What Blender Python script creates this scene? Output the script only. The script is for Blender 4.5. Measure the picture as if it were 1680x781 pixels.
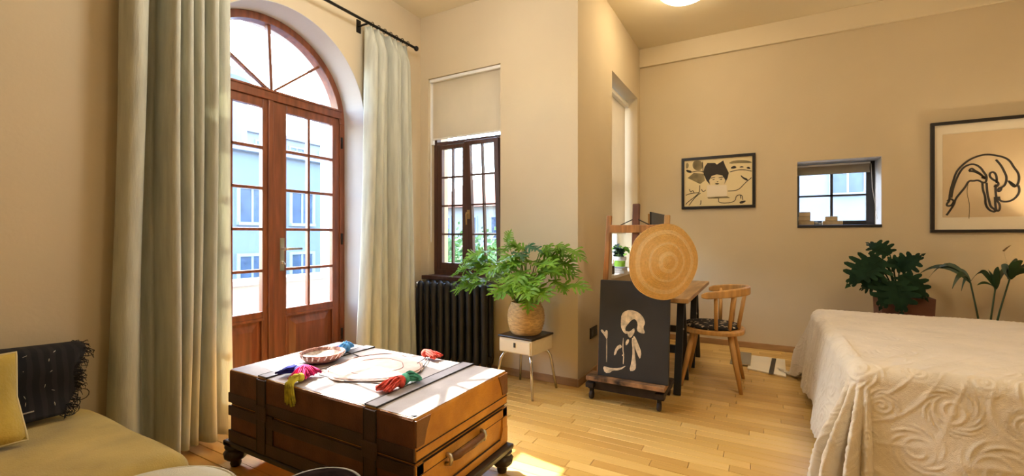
import bpy, bmesh, math, random
import numpy as np
from mathutils import Vector, Matrix
random.seed(7); rng = np.random.default_rng(7)
PI = math.pi
for o in list(bpy.data.objects): bpy.data.objects.remove(o)
scene = bpy.context.scene
C = scene.collection

# ------------------------------------------------------------------ camera
FPX, HY, CAMH = 727.0, 386.0, 1.15
YAW = math.atan2(410, 727)
cam_d = bpy.data.cameras.new('camera'); cam = bpy.data.objects.new('camera', cam_d); C.objects.link(cam)
cam_d.sensor_fit = 'HORIZONTAL'; cam_d.sensor_width = 36; cam_d.lens = FPX/1680*36
cam_d.shift_y = -(390.5-HY)/1680; cam_d.clip_start = .02; cam_d.clip_end = 300
cam.location = (0, 0, CAMH); cam.rotation_euler = (PI/2, 0, YAW)
scene.camera = cam

# ------------------------------------------------------------------ light
SUN_EL, SUN_AZ = math.radians(42.5), math.radians(-9.5)      # azimuth of travel from +X
world = bpy.data.worlds.new('sky'); scene.world = world; world.use_nodes = True
wn = world.node_tree.nodes; wl = world.node_tree.links
sky = wn.new('ShaderNodeTexSky'); sky.sky_type = 'NISHITA'; sky.sun_disc = False
sky.sun_elevation = SUN_EL; sky.sun_rotation = math.atan2(-math.cos(SUN_AZ), -math.sin(SUN_AZ))
sky.dust_density = 1.6; sky.air_density = 1.0; sky.ozone_density = 1.0
wl.new(sky.outputs[0], wn['Background'].inputs[0]); wn['Background'].inputs[1].default_value = 1.6
sun_d = bpy.data.lights.new('sun', 'SUN'); sun = bpy.data.objects.new('sun', sun_d); C.objects.link(sun)
sun_d.energy = 15.0; sun_d.angle = math.radians(.5); sun_d.color = (1, .93, .82)
sdir = Vector((math.cos(SUN_EL)*math.cos(SUN_AZ), math.cos(SUN_EL)*math.sin(SUN_AZ), -math.sin(SUN_EL)))
sun.rotation_euler = sdir.to_track_quat('-Z', 'Y').to_euler(); sun.location = (-12, 4, 12)
def portal(name, loc, sx, sy, rot):
    d = bpy.data.lights.new(name, 'AREA'); d.shape = 'RECTANGLE'; d.size = sx; d.size_y = sy
    d.cycles.is_portal = True
    o = bpy.data.objects.new(name, d); C.objects.link(o); o.location = loc; o.rotation_euler = rot
portal('door_portal', (-3.1, 1.87, 1.4), 1.3, 2.8, (PI/2, 0, -PI/2))
portal('corner_window_portal', (-2.29, 3.45, 1.7), .8, 1.9, (-PI/2, 0, 0))
portal('alcove_window_portal', (-1.5, 4.53, 1.75), 1.0, 1.95, (PI/2, 0, -PI/2))
portal('small_window_portal', (.62, 5.55, 1.55), .66, .66, (-PI/2, 0, 0))
LAMP_CEIL, FILL_DOME, FILL_GLOBE, LAMP_BED = 11.0, 25.0, 16.0, 110.0
vs = scene.view_settings
scene.display_settings.display_device = 'sRGB'
vs.view_transform = 'Standard'; vs.look = 'None'; vs.gamma = 1; vs.use_curve_mapping = False; vs.exposure = 1.22

# ------------------------------------------------------------------ materials
MATS = {}
def pmat(name, base, rough=.6, var=.12, scale=6, stretch=(1, 1, 1), bump=0, bscale=None, metal=0, spec=.5,
         coat=0, trans=0, second=None, emit=None, estr=0, detail=4, sheen=0):
    if name in MATS: return MATS[name]
    m = bpy.data.materials.new(name); m.use_nodes = True; MATS[name] = m
    nt = m.node_tree; N = nt.nodes; L = nt.links; b = N['Principled BSDF']
    b.inputs['Roughness'].default_value = rough; b.inputs['Metallic'].default_value = metal
    b.inputs['Specular IOR Level'].default_value = spec
    b.inputs['Coat Weight'].default_value = coat; b.inputs['Coat Roughness'].default_value = .25
    if sheen: b.inputs['Sheen Weight'].default_value = sheen
    tc = N.new('ShaderNodeTexCoord'); mp = N.new('ShaderNodeMapping'); mp.inputs['Scale'].default_value = stretch
    L.new(tc.outputs['Object'], mp.inputs['Vector'])
    nz = N.new('ShaderNodeTexNoise'); nz.inputs['Scale'].default_value = scale; nz.inputs['Detail'].default_value = detail
    L.new(mp.outputs[0], nz.inputs['Vector'])
    rp = N.new('ShaderNodeValToRGB'); rp.color_ramp.elements[0].position = .3; rp.color_ramp.elements[1].position = .7
    s = second or tuple(max(0, c*(1-var*2)) for c in base)
    rp.color_ramp.elements[0].color = (*s, 1); rp.color_ramp.elements[1].color = (*[min(1, c*(1+var*.4)) for c in base], 1)
    L.new(nz.outputs['Fac'], rp.inputs[0]); L.new(rp.outputs[0], b.inputs['Base Color'])
    if bump:
        bp = N.new('ShaderNodeBump'); bp.inputs['Strength'].default_value = bump; bp.inputs['Distance'].default_value = .01
        n2 = N.new('ShaderNodeTexNoise'); n2.inputs['Scale'].default_value = bscale or scale*6; n2.inputs['Detail'].default_value = 3
        L.new(mp.outputs[0], n2.inputs['Vector']); L.new(n2.outputs['Fac'], bp.inputs['Height']); L.new(bp.outputs[0], b.inputs['Normal'])
    if emit: b.inputs['Emission Color'].default_value = (*emit, 1); b.inputs['Emission Strength'].default_value = estr
    if trans:
        t = N.new('ShaderNodeBsdfTranslucent'); mx = N.new('ShaderNodeMixShader'); mx.inputs[0].default_value = trans
        L.new(rp.outputs[0], t.inputs[0]); L.new(b.outputs[0], mx.inputs[1]); L.new(t.outputs[0], mx.inputs[2])
        L.new(mx.outputs[0], N['Material Output'].inputs[0])
    return m
def glass_mat(name='window_glass', tint=(.95, .97, .98, 1), refl=.8):
    m = bpy.data.materials.new(name); m.use_nodes = True; N = m.node_tree.nodes; L = m.node_tree.links
    N.remove(N['Principled BSDF']); t = N.new('ShaderNodeBsdfTransparent'); t.inputs[0].default_value = tint
    g = N.new('ShaderNodeBsdfGlossy'); g.inputs['Roughness'].default_value = .03
    lw = N.new('ShaderNodeLayerWeight'); pw_ = N.new('ShaderNodeMath'); pw_.operation = 'POWER'; pw_.inputs[1].default_value = 4.5
    f = N.new('ShaderNodeMath'); f.operation = 'MULTIPLY_ADD'; f.inputs[1].default_value = refl; f.inputs[2].default_value = .025
    L.new(lw.outputs['Facing'], pw_.inputs[0]); L.new(pw_.outputs[0], f.inputs[0])
    mx = N.new('ShaderNodeMixShader'); L.new(f.outputs[0], mx.inputs[0]); L.new(t.outputs[0], mx.inputs[1]); L.new(g.outputs[0], mx.inputs[2])
    L.new(mx.outputs[0], N['Material Output'].inputs[0]); return m
def plank_mat():
    m = bpy.data.materials.new('oak_strip'); m.use_nodes = True; N = m.node_tree.nodes; L = m.node_tree.links; b = N['Principled BSDF']
    oi = N.new('ShaderNodeObjectInfo'); at = N.new('ShaderNodeAttribute'); at.attribute_name = 'tone'
    ad = N.new('ShaderNodeMath'); ad.operation = 'ADD'; fr = N.new('ShaderNodeMath'); fr.operation = 'FRACT'
    L.new(oi.outputs['Random'], ad.inputs[0]); L.new(at.outputs['Fac'], ad.inputs[1]); L.new(ad.outputs[0], fr.inputs[0])
    rp = N.new('ShaderNodeValToRGB'); e = rp.color_ramp.elements
    e[0].color = (.60, .355, .090, 1); e[1].color = (.82, .56, .19, 1); x = e.new(.5); x.color = (.71, .455, .13, 1)
    L.new(fr.outputs[0], rp.inputs[0])
    tc = N.new('ShaderNodeTexCoord'); mp = N.new('ShaderNodeMapping'); mp.inputs['Scale'].default_value = (2, 40, 1)
    nz = N.new('ShaderNodeTexNoise'); nz.inputs['Scale'].default_value = 3; nz.inputs['Detail'].default_value = 5
    L.new(tc.outputs['Object'], mp.inputs[0]); L.new(mp.outputs[0], nz.inputs['Vector'])
    hs = N.new('ShaderNodeMix'); hs.data_type = 'RGBA'; hs.blend_type = 'MULTIPLY'; hs.inputs[0].default_value = .55
    r2 = N.new('ShaderNodeValToRGB'); r2.color_ramp.elements[0].color = (.62, .56, .5, 1); r2.color_ramp.elements[1].color = (1.0, 1.0, 1.0, 1)
    L.new(nz.outputs['Fac'], r2.inputs[0]); L.new(rp.outputs[0], hs.inputs[6]); L.new(r2.outputs[0], hs.inputs[7])
    L.new(hs.outputs[2], b.inputs['Base Color']); b.inputs['Roughness'].default_value = .32
    return m
def stripe_mat(name, c1, c2, scale, axis='X', rough=.8, thresh=.8, dist=0):
    m = bpy.data.materials.new(name); m.use_nodes = True; N = m.node_tree.nodes; L = m.node_tree.links; b = N['Principled BSDF']
    tc = N.new('ShaderNodeTexCoord'); wv = N.new('ShaderNodeTexWave'); wv.bands_direction = axis; wv.inputs['Scale'].default_value = scale
    wv.inputs['Distortion'].default_value = dist; wv.inputs['Detail'].default_value = 2
    rp = N.new('ShaderNodeValToRGB'); rp.color_ramp.elements[0].position = thresh; rp.color_ramp.elements[0].color = (*c1, 1)
    rp.color_ramp.elements[1].position = min(1, thresh+.1); rp.color_ramp.elements[1].color = (*c2, 1)
    L.new(tc.outputs['Object'], wv.inputs['Vector']); L.new(wv.outputs['Fac'], rp.inputs[0]); L.new(rp.outputs[0], b.inputs['Base Color'])
    b.inputs['Roughness'].default_value = rough; return m

M_WALL = pmat('beige_plaster', (.64, .535, .36), .9, .03, 1.5, bump=.08, bscale=60)
M_REVEAL = pmat('white_reveal_paint', (.55, .52, .48), .8, .03, 2)
M_CEIL = pmat('cream_ceiling_paint', (.80, .70, .50), .9, .03, 1.2)
M_DOOR = pmat('red_brown_varnished_wood', (.24, .072, .028), .38, .22, 5, (6, 6, .6), coat=.25)
M_WINWOOD = pmat('dark_brown_window_wood', (.085, .033, .02), .4, .2, 5, (6, 6, .6), coat=.2)
M_BLACKWIN = pmat('black_window_metal', (.014, .015, .022), .4, .1)
M_GLASS = glass_mat(); M_PGLASS = glass_mat('picture_glass', (1, 1, 1, 1), .35)
M_CURT = pmat('sage_linen', (.70, .70, .58), .9, .10, 30, (1, 1, .12), bump=.25, bscale=220, trans=.26, spec=.1)
M_IRON = pmat('black_iron', (.02, .017, .015), .45, .1, metal=.6)
M_RAD = pmat('anthracite_cast_iron', (.022, .024, .028), .42, .15, 8, bump=.15, bscale=40, metal=.3)
M_CHROME = pmat('chrome', (.62, .6, .57), .22, .05, metal=1)
M_BRASS = pmat('aged_brass', (.55, .38, .16), .35, .15, metal=1)
M_NICKEL = pmat('satin_nickel', (.6, .57, .5), .35, .1, metal=1)
M_PLANK = plank_mat()
M_SUB = pmat('dark_joint', (.17, .085, .03), .8)
M_SKIRT = pmat('oak_skirting', (.42, .24, .10), .5, .15, 4, (1, 1, 6))
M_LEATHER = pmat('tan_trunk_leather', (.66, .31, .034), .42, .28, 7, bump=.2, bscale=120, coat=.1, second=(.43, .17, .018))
M_FRONTSHADE = pmat('shade_darkened_front_leather', (.15, .058, .022), .55, .25, 9, bump=.25, bscale=140, second=(.085, .030, .012), spec=.3)  # shade on the trunk front, put into a darker copy of the leather
M_FBAND = pmat('shade_darkened_band_leather', (.055, .024, .011), .55, .2, 9, bump=.2, bscale=150)  # darker bands, with the front's shade put into their colour too
M_STRAP = pmat('dark_strap_leather', (.19, .078, .022), .45, .22, 9, bump=.2, bscale=150, second=(.11, .042, .012))
M_LID = pmat('pale_lid_leather', (.40, .36, .33), .62, .15, 6, bump=.12, bscale=90, second=(.33, .29, .265), spec=.25)  # lid top paler and greyer than the trunk sides
M_LIDSTRAP = pmat('grey_lid_strap_leather', (.33, .30, .30), .6, .12, 9, spec=.25)  # lid straps slightly darker grey than the lid top
M_SEAM = pmat('black_seam', (.02, .012, .01), .6)
M_DARKWOOD = pmat('black_stained_wood', (.035, .022, .014), .45, .2, 8)
M_BASKET = pmat('straw', (.62, .40, .16), .75, .22, 30, (1, 1, 3), bump=.4, bscale=60)
M_STRAWHAT = pmat('golden_straw', (.80, .52, .20), .7, .07, 60, bump=.4, bscale=90)
M_STRAWHAT2 = pmat('pale_straw', (.86, .64, .33), .7, .07, 60, bump=.4, bscale=90)
M_LEAF = pmat('bright_leaf', (.28, .50, .045), .42, .3, 7, trans=.4, second=(.12, .29, .025))
M_LEAF2 = pmat('blue_leaf', (.06, .22, .10), .35, .3, 7, trans=.2)
M_STEMG = pmat('green_stem', (.17, .28, .05), .5, .2)
M_DLEAF = pmat('deep_green_leaf', (.018, .050, .022), .65, .35, 6, trans=.05, spec=.08)
M_PALM = pmat('palm_leaf', (.035, .075, .022), .4, .3, 6, trans=.1)
M_SOIL = pmat('soil', (.04, .025, .015), .95, .3, 30)
M_TERRA = pmat('brown_terracotta', (.16, .06, .03), .7, .2, 6)
M_CREAM = pmat('cream_lacquer', (.76, .66, .46), .4, .06)
M_BLACKTOP = pmat('black_laminate', (.02, .015, .012), .3, .1)
M_BEDSPREAD = pmat('ivory_matelasse', (.72, .63, .48), .85, .05, 5, bump=.25, bscale=260, sheen=.2, spec=.2)
M_MATT = pmat('white_mattress', (.7, .68, .63), .9, .03)
M_PINE = pmat('honey_pine', (.58, .31, .09), .5, .2, 4, (8, 8, 1))
M_EASEL = pmat('orange_beech', (.46, .20, .055), .48, .25, 5, (8, 8, .8))
M_EASELD = pmat('dark_easel_wood', (.17, .06, .025), .5, .25, 5, (8, 8, .8))
M_EASELBASE = pmat('paint_stained_wood', (.045, .03, .022), .7, .4, 9)
M_LEDGE = pmat('paint_spattered_ledge', (.40, .21, .09), .6, .5, 14)
M_CANVAS = pmat('black_painted_canvas', (.028, .025, .022), .7, .15, 4, bump=.2, bscale=300)
M_PAINT = pmat('cream_oil_paint', (.80, .66, .46), .5, .25, 30, bump=.3, bscale=60)
M_CHAIRW = pmat('light_ash', (.66, .36, .11), .42, .15, 4, (8, 8, 1))
M_DESKTOP = pmat('oak_desk', (.47, .27, .10), .45, .22, 3, (8, 1, 8))
M_TRESTLE = pmat('black_trestle', (.012, .014, .016), .45, .1)
M_FRAME = pmat('black_frame', (.012, .010, .010), .35, .1)
M_PAPER = pmat('cream_paper', (.86, .73, .43), .75, .06, 3)
M_MOUNT = pmat('ivory_mount', (.86, .77, .60), .7, .03, 3)
M_INK = pmat('black_ink', (.018, .014, .014), .7, .05)
M_GREY = pmat('grey_wash', (.33, .27, .14), .8, .3, 12)
M_DRAWPAPER = pmat('tan_drawing_paper', (.70, .54, .33), .75, .06, 4)
M_SOFA = pmat('mustard_linen', (.56, .405, .11), .9, .15, 5, bump=.3, bscale=200, sheen=.2, spec=.2)
M_POUF = pmat('pale_beige_linen', (.60, .53, .36), .9, .08, 5, bump=.3, bscale=200, spec=.2)
M_PILLOW = pmat('ochre_velvet', (.52, .36, .055), .8, .2, 6, bump=.25, bscale=120, sheen=.4, spec=.2)
M_THROW = stripe_mat('black_woven_wool', (.008, .008, .011), (.017, .016, .018), 9, 'Y', .95, .55, 1.5)
M_FRINGE = pmat('black_yarn', (.016, .015, .017), .95, .3)
M_PALEYARN = pmat('pale_yarn', (.4, .37, .3), .95)
M_WHITEPAINT = pmat('white_gloss', (.82, .80, .75), .35, .03)
M_BLIND = pmat('beige_blind_fabric', (.70, .60, .44), .85, .04, 3, trans=.35)
M_BLINDG = pmat('taupe_blind_fabric', (.42, .37, .28), .85, .08, 5, trans=.25)
M_GREENPOT = pmat('lime_glaze', (.28, .55, .04), .35, .1)
M_WHITEPOT = pmat('white_glaze', (.8, .8, .78), .35, .05)
M_BLACKPL = pmat('black_plastic', (.012, .012, .012), .4, .05)
M_BLOCK = pmat('pale_wood_block', (.55, .42, .24), .6, .2, 10)
M_PEBBLE = pmat('grey_pebble', (.28, .25, .2), .6, .3, 20)
def yarn(n, c): return pmat(n, c, .9, .3, 40)
M_FACADE = pmat('pale_blue_facade', (.18, .21, .26), .9, .06, .4)
M_FACADE2 = pmat('pale_grey_facade', (.22, .25, .29), .9, .06, .4)
M_FTRIM = pmat('facade_trim', (.28, .31, .35), .9, .04)
M_FGLASS = pmat('dark_far_glass', (.07, .10, .16), .25, .2, 2)
M_ROOF = pmat('red_roof_tile', (.36, .13, .085), .85, .3, 3, (1, 6, 1))
M_HOUSE = pmat('cream_house_wall', (.32, .30, .28), .9, .08, .6)
M_TREE = pmat('far_tree_leaf', (.10, .20, .055), .7, .4, 2, trans=.2)
M_BARK = pmat('bark', (.10, .07, .045), .9, .3, 6)
M_GROUND = pmat('grey_street', (.22, .22, .23), .9, .1, .5)
M_PARAPET = pmat('white_parapet', (.34, .35, .36), .9, .05, 2)

# ------------------------------------------------------------------ mesh helpers
class MB:
    def __init__(s): s.v = []; s.f = []; s.mi = []; s.cur = 0
    def add(s, vs, fs):
        o = len(s.v); s.v += [tuple(p) for p in vs]; s.f += [tuple(i+o for i in q) for q in fs]; s.mi += [s.cur]*len(fs); return s
    def box(s, x0, x1, y0, y1, z0, z1):
        if x0 > x1: x0, x1 = x1, x0
        if y0 > y1: y0, y1 = y1, y0
        if z0 > z1: z0, z1 = z1, z0
        return s.add([(x0,y0,z0),(x1,y0,z0),(x1,y1,z0),(x0,y1,z0),(x0,y0,z1),(x1,y0,z1),(x1,y1,z1),(x0,y1,z1)],
                     [(0,3,2,1),(4,5,6,7),(0,1,5,4),(1,2,6,5),(2,3,7,6),(3,0,4,7)])
    def bar(s, a, b, w, h, up=(0,0,1)):            # rectangular bar from a to b
        a = Vector(a); b = Vector(b); d = (b-a).normalized(); up = Vector(up)
        if abs(d.dot(up)) > .98: up = Vector((1,0,0))
        r = d.cross(up).normalized(); u = r.cross(d).normalized()
        c = [(-1,-1),(1,-1),(1,1),(-1,1)]
        vs = [a+r*(i*w/2)+u*(j*h/2) for i, j in c]+[b+r*(i*w/2)+u*(j*h/2) for i, j in c]
        return s.add(vs, [(0,1,2,3),(7,6,5,4),(0,4,5,1),(1,5,6,2),(2,6,7,3),(3,7,4,0)])
    def tube(s, pts, r, n=8, caps=True, flat=1.0, closed=False):
        pts = [Vector(p) for p in pts]; m = len(pts)
        rr = r if isinstance(r, (list, tuple)) else [r]*m
        ref = None; vs = []
        for i, p in enumerate(pts):
            if closed: t = pts[(i+1) % m]-pts[i-1]
            else: t = pts[min(i+1, m-1)]-pts[max(i-1, 0)]
            t = t.normalized() if t.length > 1e-9 else Vector((0,0,1))
            if ref is None: ref = Vector((0,0,1)) if abs(t.z) < .9 else Vector((1,0,0))
            x = t.cross(ref)
            if x.length < 1e-6: x = t.orthogonal()
            x.normalize(); y = x.cross(t).normalized(); ref = y
            for k in range(n):
                a = 2*PI*k/n; vs.append(p+x*(math.cos(a)*rr[i])+y*(math.sin(a)*rr[i]*flat))
        fs = []
        for i in range(m if closed else m-1):
            j = (i+1) % m
            for k in range(n): fs.append((i*n+k, i*n+(k+1)%n, j*n+(k+1)%n, j*n+k))
        if caps and not closed: fs.append(tuple(range(n-1,-1,-1))); fs.append(tuple((m-1)*n+k for k in range(n)))
        return s.add(vs, fs)
    def lathe(s, prof, c=(0,0,0), n=24, axis='z', wob=None):
        vs = []
        for r, h in prof:
            for k in range(n):
                a = 2*PI*k/n; q = r*(wob(a, h) if wob else 1); p = (q*math.cos(a), q*math.sin(a), h)
                if axis == 'x': p = (p[2], p[0], p[1])
                if axis == 'y': p = (p[1], p[2], p[0])
                vs.append((c[0]+p[0], c[1]+p[1], c[2]+p[2]))
        fs = []
        for i in range(len(prof)-1):
            for k in range(n): fs.append((i*n+k, i*n+(k+1)%n, (i+1)*n+(k+1)%n, (i+1)*n+k))
        if prof[0][0] > 1e-5: fs.append(tuple(range(n-1,-1,-1)))
        if prof[-1][0] > 1e-5: fs.append(tuple((len(prof)-1)*n+k for k in range(n)))
        return s.add(vs, fs)
    def prism(s, poly, a0, a1, axis='y'):          # poly in the other two axes
        def q(p, a): return {'y': (p[0], a, p[1]), 'x': (a, p[0], p[1]), 'z': (p[0], p[1], a)}[axis]
        n = len(poly)
        return s.add([q(p, a0) for p in poly]+[q(p, a1) for p in poly],
                     [tuple(range(n)), tuple(range(2*n-1, n-1, -1))]+[(i, (i+1)%n, n+(i+1)%n, n+i) for i in range(n)])
    def grid(s, fn, nu, nv):
        vs = [fn(i/nu, j/nv) for j in range(nv+1) for i in range(nu+1)]
        return s.add(vs, [(j*(nu+1)+i, j*(nu+1)+i+1, (j+1)*(nu+1)+i+1, (j+1)*(nu+1)+i) for j in range(nv) for i in range(nu)])
    def ball(s, c, r, n=12, sz=(1,1,1)):
        pr = [(max(1e-6, math.sin(PI*i/(n//2+2)))*1.0, -math.cos(PI*i/(n//2+2))) for i in range(n//2+3)]
        vs = []
        for q, h in pr:
            for k in range(n):
                a = 2*PI*k/n; vs.append((c[0]+r*sz[0]*q*math.cos(a), c[1]+r*sz[1]*q*math.sin(a), c[2]+r*sz[2]*h))
        return s.add(vs, [(i*n+k, i*n+(k+1)%n, (i+1)*n+(k+1)%n, (i+1)*n+k) for i in range(len(pr)-1) for k in range(n)])
    def mesh(s, name, mats, smooth=False, fix=True):
        me = bpy.data.meshes.new(name); me.from_pydata(s.v, [], s.f)
        for m in (mats if isinstance(mats, (list, tuple)) else [mats]): me.materials.append(m)
        me.polygons.foreach_set('material_index', s.mi)
        if fix:
            bm = bmesh.new(); bm.from_mesh(me); bmesh.ops.recalc_face_normals(bm, faces=bm.faces); bm.to_mesh(me); bm.free()
        me.polygons.foreach_set('use_smooth', [bool(smooth)]*len(me.polygons)); me.update()
        return me
    def build(s, name, mats, parent=None, smooth=False, bevel=0, seg=2, world=True, solid=0, sub=0, fix=True):
        if world and parent is not None:
            inv = TM(parent).inverted(); s.v = [tuple(inv @ Vector(p)) for p in s.v]
        me = s.mesh(name, mats, smooth, fix)
        o = bpy.data.objects.new(name, me); C.objects.link(o); o.parent = parent
        if solid: md = o.modifiers.new('thickness', 'SOLIDIFY'); md.thickness = solid; md.offset = 0
        if bevel:
            md = o.modifiers.new('bevel', 'BEVEL'); md.width = bevel; md.segments = seg; md.limit_method = 'ANGLE'; md.angle_limit = math.radians(35)
        if sub: md = o.modifiers.new('sub', 'SUBSURF'); md.levels = sub; md.render_levels = sub
        if smooth and bevel:
            pass
        return o
def TM(o):
    m = o.matrix_basis.copy()
    return TM(o.parent) @ m if o.parent else m
def thing(name, label, cat, loc=(0,0,0), rotz=0, group=None, kind=None):
    o = bpy.data.objects.new(name, None); C.objects.link(o); o.empty_display_size = .1
    o.location = loc; o.rotation_euler = (0, 0, rotz)
    if label: o['label'] = label
    if cat: o['category'] = cat
    if group: o['group'] = group
    if kind: o['kind'] = kind
    return o
def tag(o, label, cat, group=None):
    o['label'] = label; o['category'] = cat
    if group: o['group'] = group
    return o
def struct(o): o['kind'] = 'structure'; return o
def sub(name, parent, loc=(0,0,0), rot=(0,0,0)):
    o = bpy.data.objects.new(name, None); C.objects.link(o); o.parent = parent; o.location = loc; o.rotation_euler = rot; o.empty_display_size = .05
    return o
def recenter(o):                                  # put a top-level mesh's origin at its base centre
    me = o.data; n = len(me.vertices); a = np.empty(n*3); me.vertices.foreach_get('co', a); a = a.reshape(-1, 3)
    c = (a.min(0)+a.max(0))/2; c[2] = a[:, 2].min()
    me.vertices.foreach_set('co', (a-c).ravel()); o.location = c; me.update(); return o
def link_copy(name, me, parent, loc=(0,0,0), rot=(0,0,0), scale=(1,1,1)):
    o = bpy.data.objects.new(name, me); C.objects.link(o); o.parent = parent; o.location = loc; o.rotation_euler = rot; o.scale = scale; return o

# room constants (metres; camera stands at the origin)
XA, YC, XD, YB, XR, YF = -2.763, 3.17, -1.215, 5.136, 2.6, -1.52
ZC1, ZC2 = 3.165, 3.262
DC, DR, DZ = 1.872, .63, 2.05                     # arch centre, radius, springing height
S_, C_ = math.sin(YAW), math.cos(YAW)
def ray(px, py): u = (px-840)/FPX; return Vector((-S_+u*C_, C_+u*S_, (HY-py)/FPX))
def at(px, py, axis, val):                        # point of the photograph on a plane of the room
    d = ray(px, py); i = 'xyz'.index(axis); o = Vector((0, 0, CAMH)); return o+d*((val-o[i])/d[i])
def proj(X, Y, Z):
    f = -S_*X+C_*Y; r = C_*X+S_*Y
    return (840+FPX*r/f, HY-FPX*(Z-CAMH)/f) if f > .05 else None

# ================================================================== THE SETTING
# floor: slab with oak strips
b = MB(); b.box(XA-.45, XR, YF, YC, -.12, -.012); b.box(XD, XR, YC, YB, -.12, -.012)
floor = struct(b.build('floor', M_SUB))
PW = .07; planks = []
rows = [YF+(i*PW) for i in range(int(round((YB-YF)/PW)))]
for ry in rows:
    xl = XD if ry > YC-.01 else XA
    if DC-DR-.02 < ry < DC+DR-.06: xl = XA-.45
    x = xl; first = True
    while x < XR-.005:
        L = random.choice((.42, .56, .70, .84))
        if first: L *= random.uniform(.3, 1); first = False
        x1 = min(XR, x+L)
        if XR-x1 < .1: x1 = XR
        planks.append((x, x1, ry, min(ry+PW, YB))); x = x1
def parea(p):
    x0, x1, y0, y1 = p; cx, cy = (x0+x1)/2, (y0+y1)/2
    if cx > .33 and 2.3 < cy < 4.25: return 0
    if -2.25 < cx < -1.15 and 1.25 < cy < 1.8: return 0
    if cx < -1.85 and cy < .75: return 0
    q = [proj(x, y, 0) for x, y in ((x0, y0), (x1, y0), (x1, y1), (x0, y1))]
    if None in q: return 0
    mx = sum(t[0] for t in q)/4; my = sum(t[1] for t in q)/4
    if not (-20 < mx < 1700 and 380 < my < 790): return 0
    return abs(sum(q[i][0]*q[(i+1)%4][1]-q[(i+1)%4][0]*q[i][1] for i in range(4)))/2
ranked = sorted(planks, key=lambda p: -parea(p)); big = ranked[:300]; small = ranked[300:]
pm = {}
for x0, x1, y0, y1 in big:
    k = (round(x1-x0, 2), round(y1-y0, 3)); L, W = x1-x0, y1-y0
    if k not in pm:
        q = MB(); g = .0012; t = .003
        q.add([(g,g,-.012),(L-g,g,-.012),(L-g,W-g,-.012),(g,W-g,-.012),(g,g,-.0015),(L-g,g,-.0015),(L-g,W-g,-.0015),(g,W-g,-.0015),(t,t,0),(L-t,t,0),(L-t,W-t,0),(t,W-t,0)],
              [(0,3,2,1),(0,1,5,4),(1,2,6,5),(2,3,7,6),(3,0,4,7),(4,5,9,8),(5,6,10,9),(6,7,11,10),(7,4,8,11),(8,9,10,11)])
        pm[k] = q.mesh('plank', M_PLANK)
    link_copy('plank', pm[k], floor, (x0, y0, 0))
q = MB(); tones = []
for x0, x1, y0, y1 in small:
    g = .0012; q.box(x0+g, x1-g, y0+g, y1-g, -.012, 0); tones += [random.random()]*8
o = q.build('planks', M_PLANK, floor); o['kind'] = 'stuff'
a = o.data.attributes.new('tone', 'FLOAT', 'POINT'); a.data.foreach_set('value', tones)

# wall_left with the arched doorway
b = MB(); T = .45; xo = XA-T
b.box(xo, XA, YF-.3, DC-DR, -.1, ZC1+.2); b.box(xo, XA, DC+DR, YC+.35, -.1, ZC1+.2)
N = 64; arc = [(DC-DR*math.cos(PI*i/N), DZ+DR*math.sin(PI*i/N)) for i in range(N+1)]
for (y0, z0), (y1, z1) in zip(arc, arc[1:]):
    zt = ZC1+.2
    for x in (XA, xo): b.add([(x,y0,z0),(x,y1,z1),(x,y1,zt),(x,y0,zt)], [(0,1,2,3)])
struct(b.build('wall_left', M_WALL, fix=False))
b = MB(); e = .004                                 # the white-painted reveal lining
prof = [(DC-DR, 0)]+arc+[(DC+DR, 0)]; n = len(prof)
inn = [(DC-DR+e, 0)]+[(DC-(DR-e)*math.cos(PI*i/N), DZ+(DR-e)*math.sin(PI*i/N)) for i in range(N+1)]+[(DC+DR-e, 0)]
x0, x1 = xo, XA+.0015; v = []
for p, q in zip(prof, inn): v += [(x0, *p), (x1, *p), (x1, *q), (x0, *q)]
b.add(v, [(i*4+k, i*4+(k+1)%4, i*4+4+(k+1)%4, i*4+4+k) for i in range(n-1) for k in range(4)]+[(3,2,1,0), tuple((n-1)*4+k for k in range(4))])
struct(b.build('trim_1', M_REVEAL, bevel=0))
b = MB(); b.box(xo-.05, xo+.12, DC-DR, DC+DR, -.1, .012)
struct(b.build('trim_2', M_DARKWOOD))

def wall_hole(name, axis, face, thick, a0, a1, z0, z1, ha0, ha1, hz0, hz1):
    b = MB(); lo, hi = sorted((face, face+thick))
    def bx(p0, p1, q0, q1):
        if axis == 'y': b.box(p0, p1, lo, hi, q0, q1)
        else: b.box(lo, hi, p0, p1, q0, q1)
    bx(a0, ha0, z0, z1); bx(ha1, a1, z0, z1); bx(ha0, ha1, z0, hz0); bx(ha0, ha1, hz1, z1)
    return struct(b.build(name, M_WALL))
CW = (-2.676, -1.899, .775, 2.585)                 # corner-wall window opening
wall_hole('wall_corner', 'y', YC, .30, XA, XD-.30, -.1, ZC1+.2, *CW)
AW = (4.05, 5.02, .75, 2.685)                      # alcove side window opening
wall_hole('wall_alcove', 'x', XD, -.30, YC, YB+.36, -.1, ZC2+.2, *AW)
BW = (.301, .946, 1.245, 1.868)                    # small back window opening
wall_hole('wall_back', 'y', YB, .36, XD, XR+.3, -.1, ZC2+.2, *BW)
b = MB(); b.box(XR, XR+.3, YF-.3, YB, -.1, ZC2+.2); struct(b.build('wall_right', M_WALL))
b = MB(); b.box(XA, XR, YF-.3, YF, -.1, ZC2+.2); struct(b.build('wall_front', M_WALL))
b = MB(); b.box(XA, XD, YF, YC, ZC1, ZC2+.2); b.box(XD, XR, YF, YB, ZC2, ZC2+.2)
struct(b.build('ceiling', M_CEIL))
b = MB(); b.box(XD, XR, YB-.035, YB, 3.055, ZC2); struct(b.build('trim_3', pmat('cream_beam_plaster', (.73, .625, .435), .9, .03, 1.2), bevel=.004))
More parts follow.
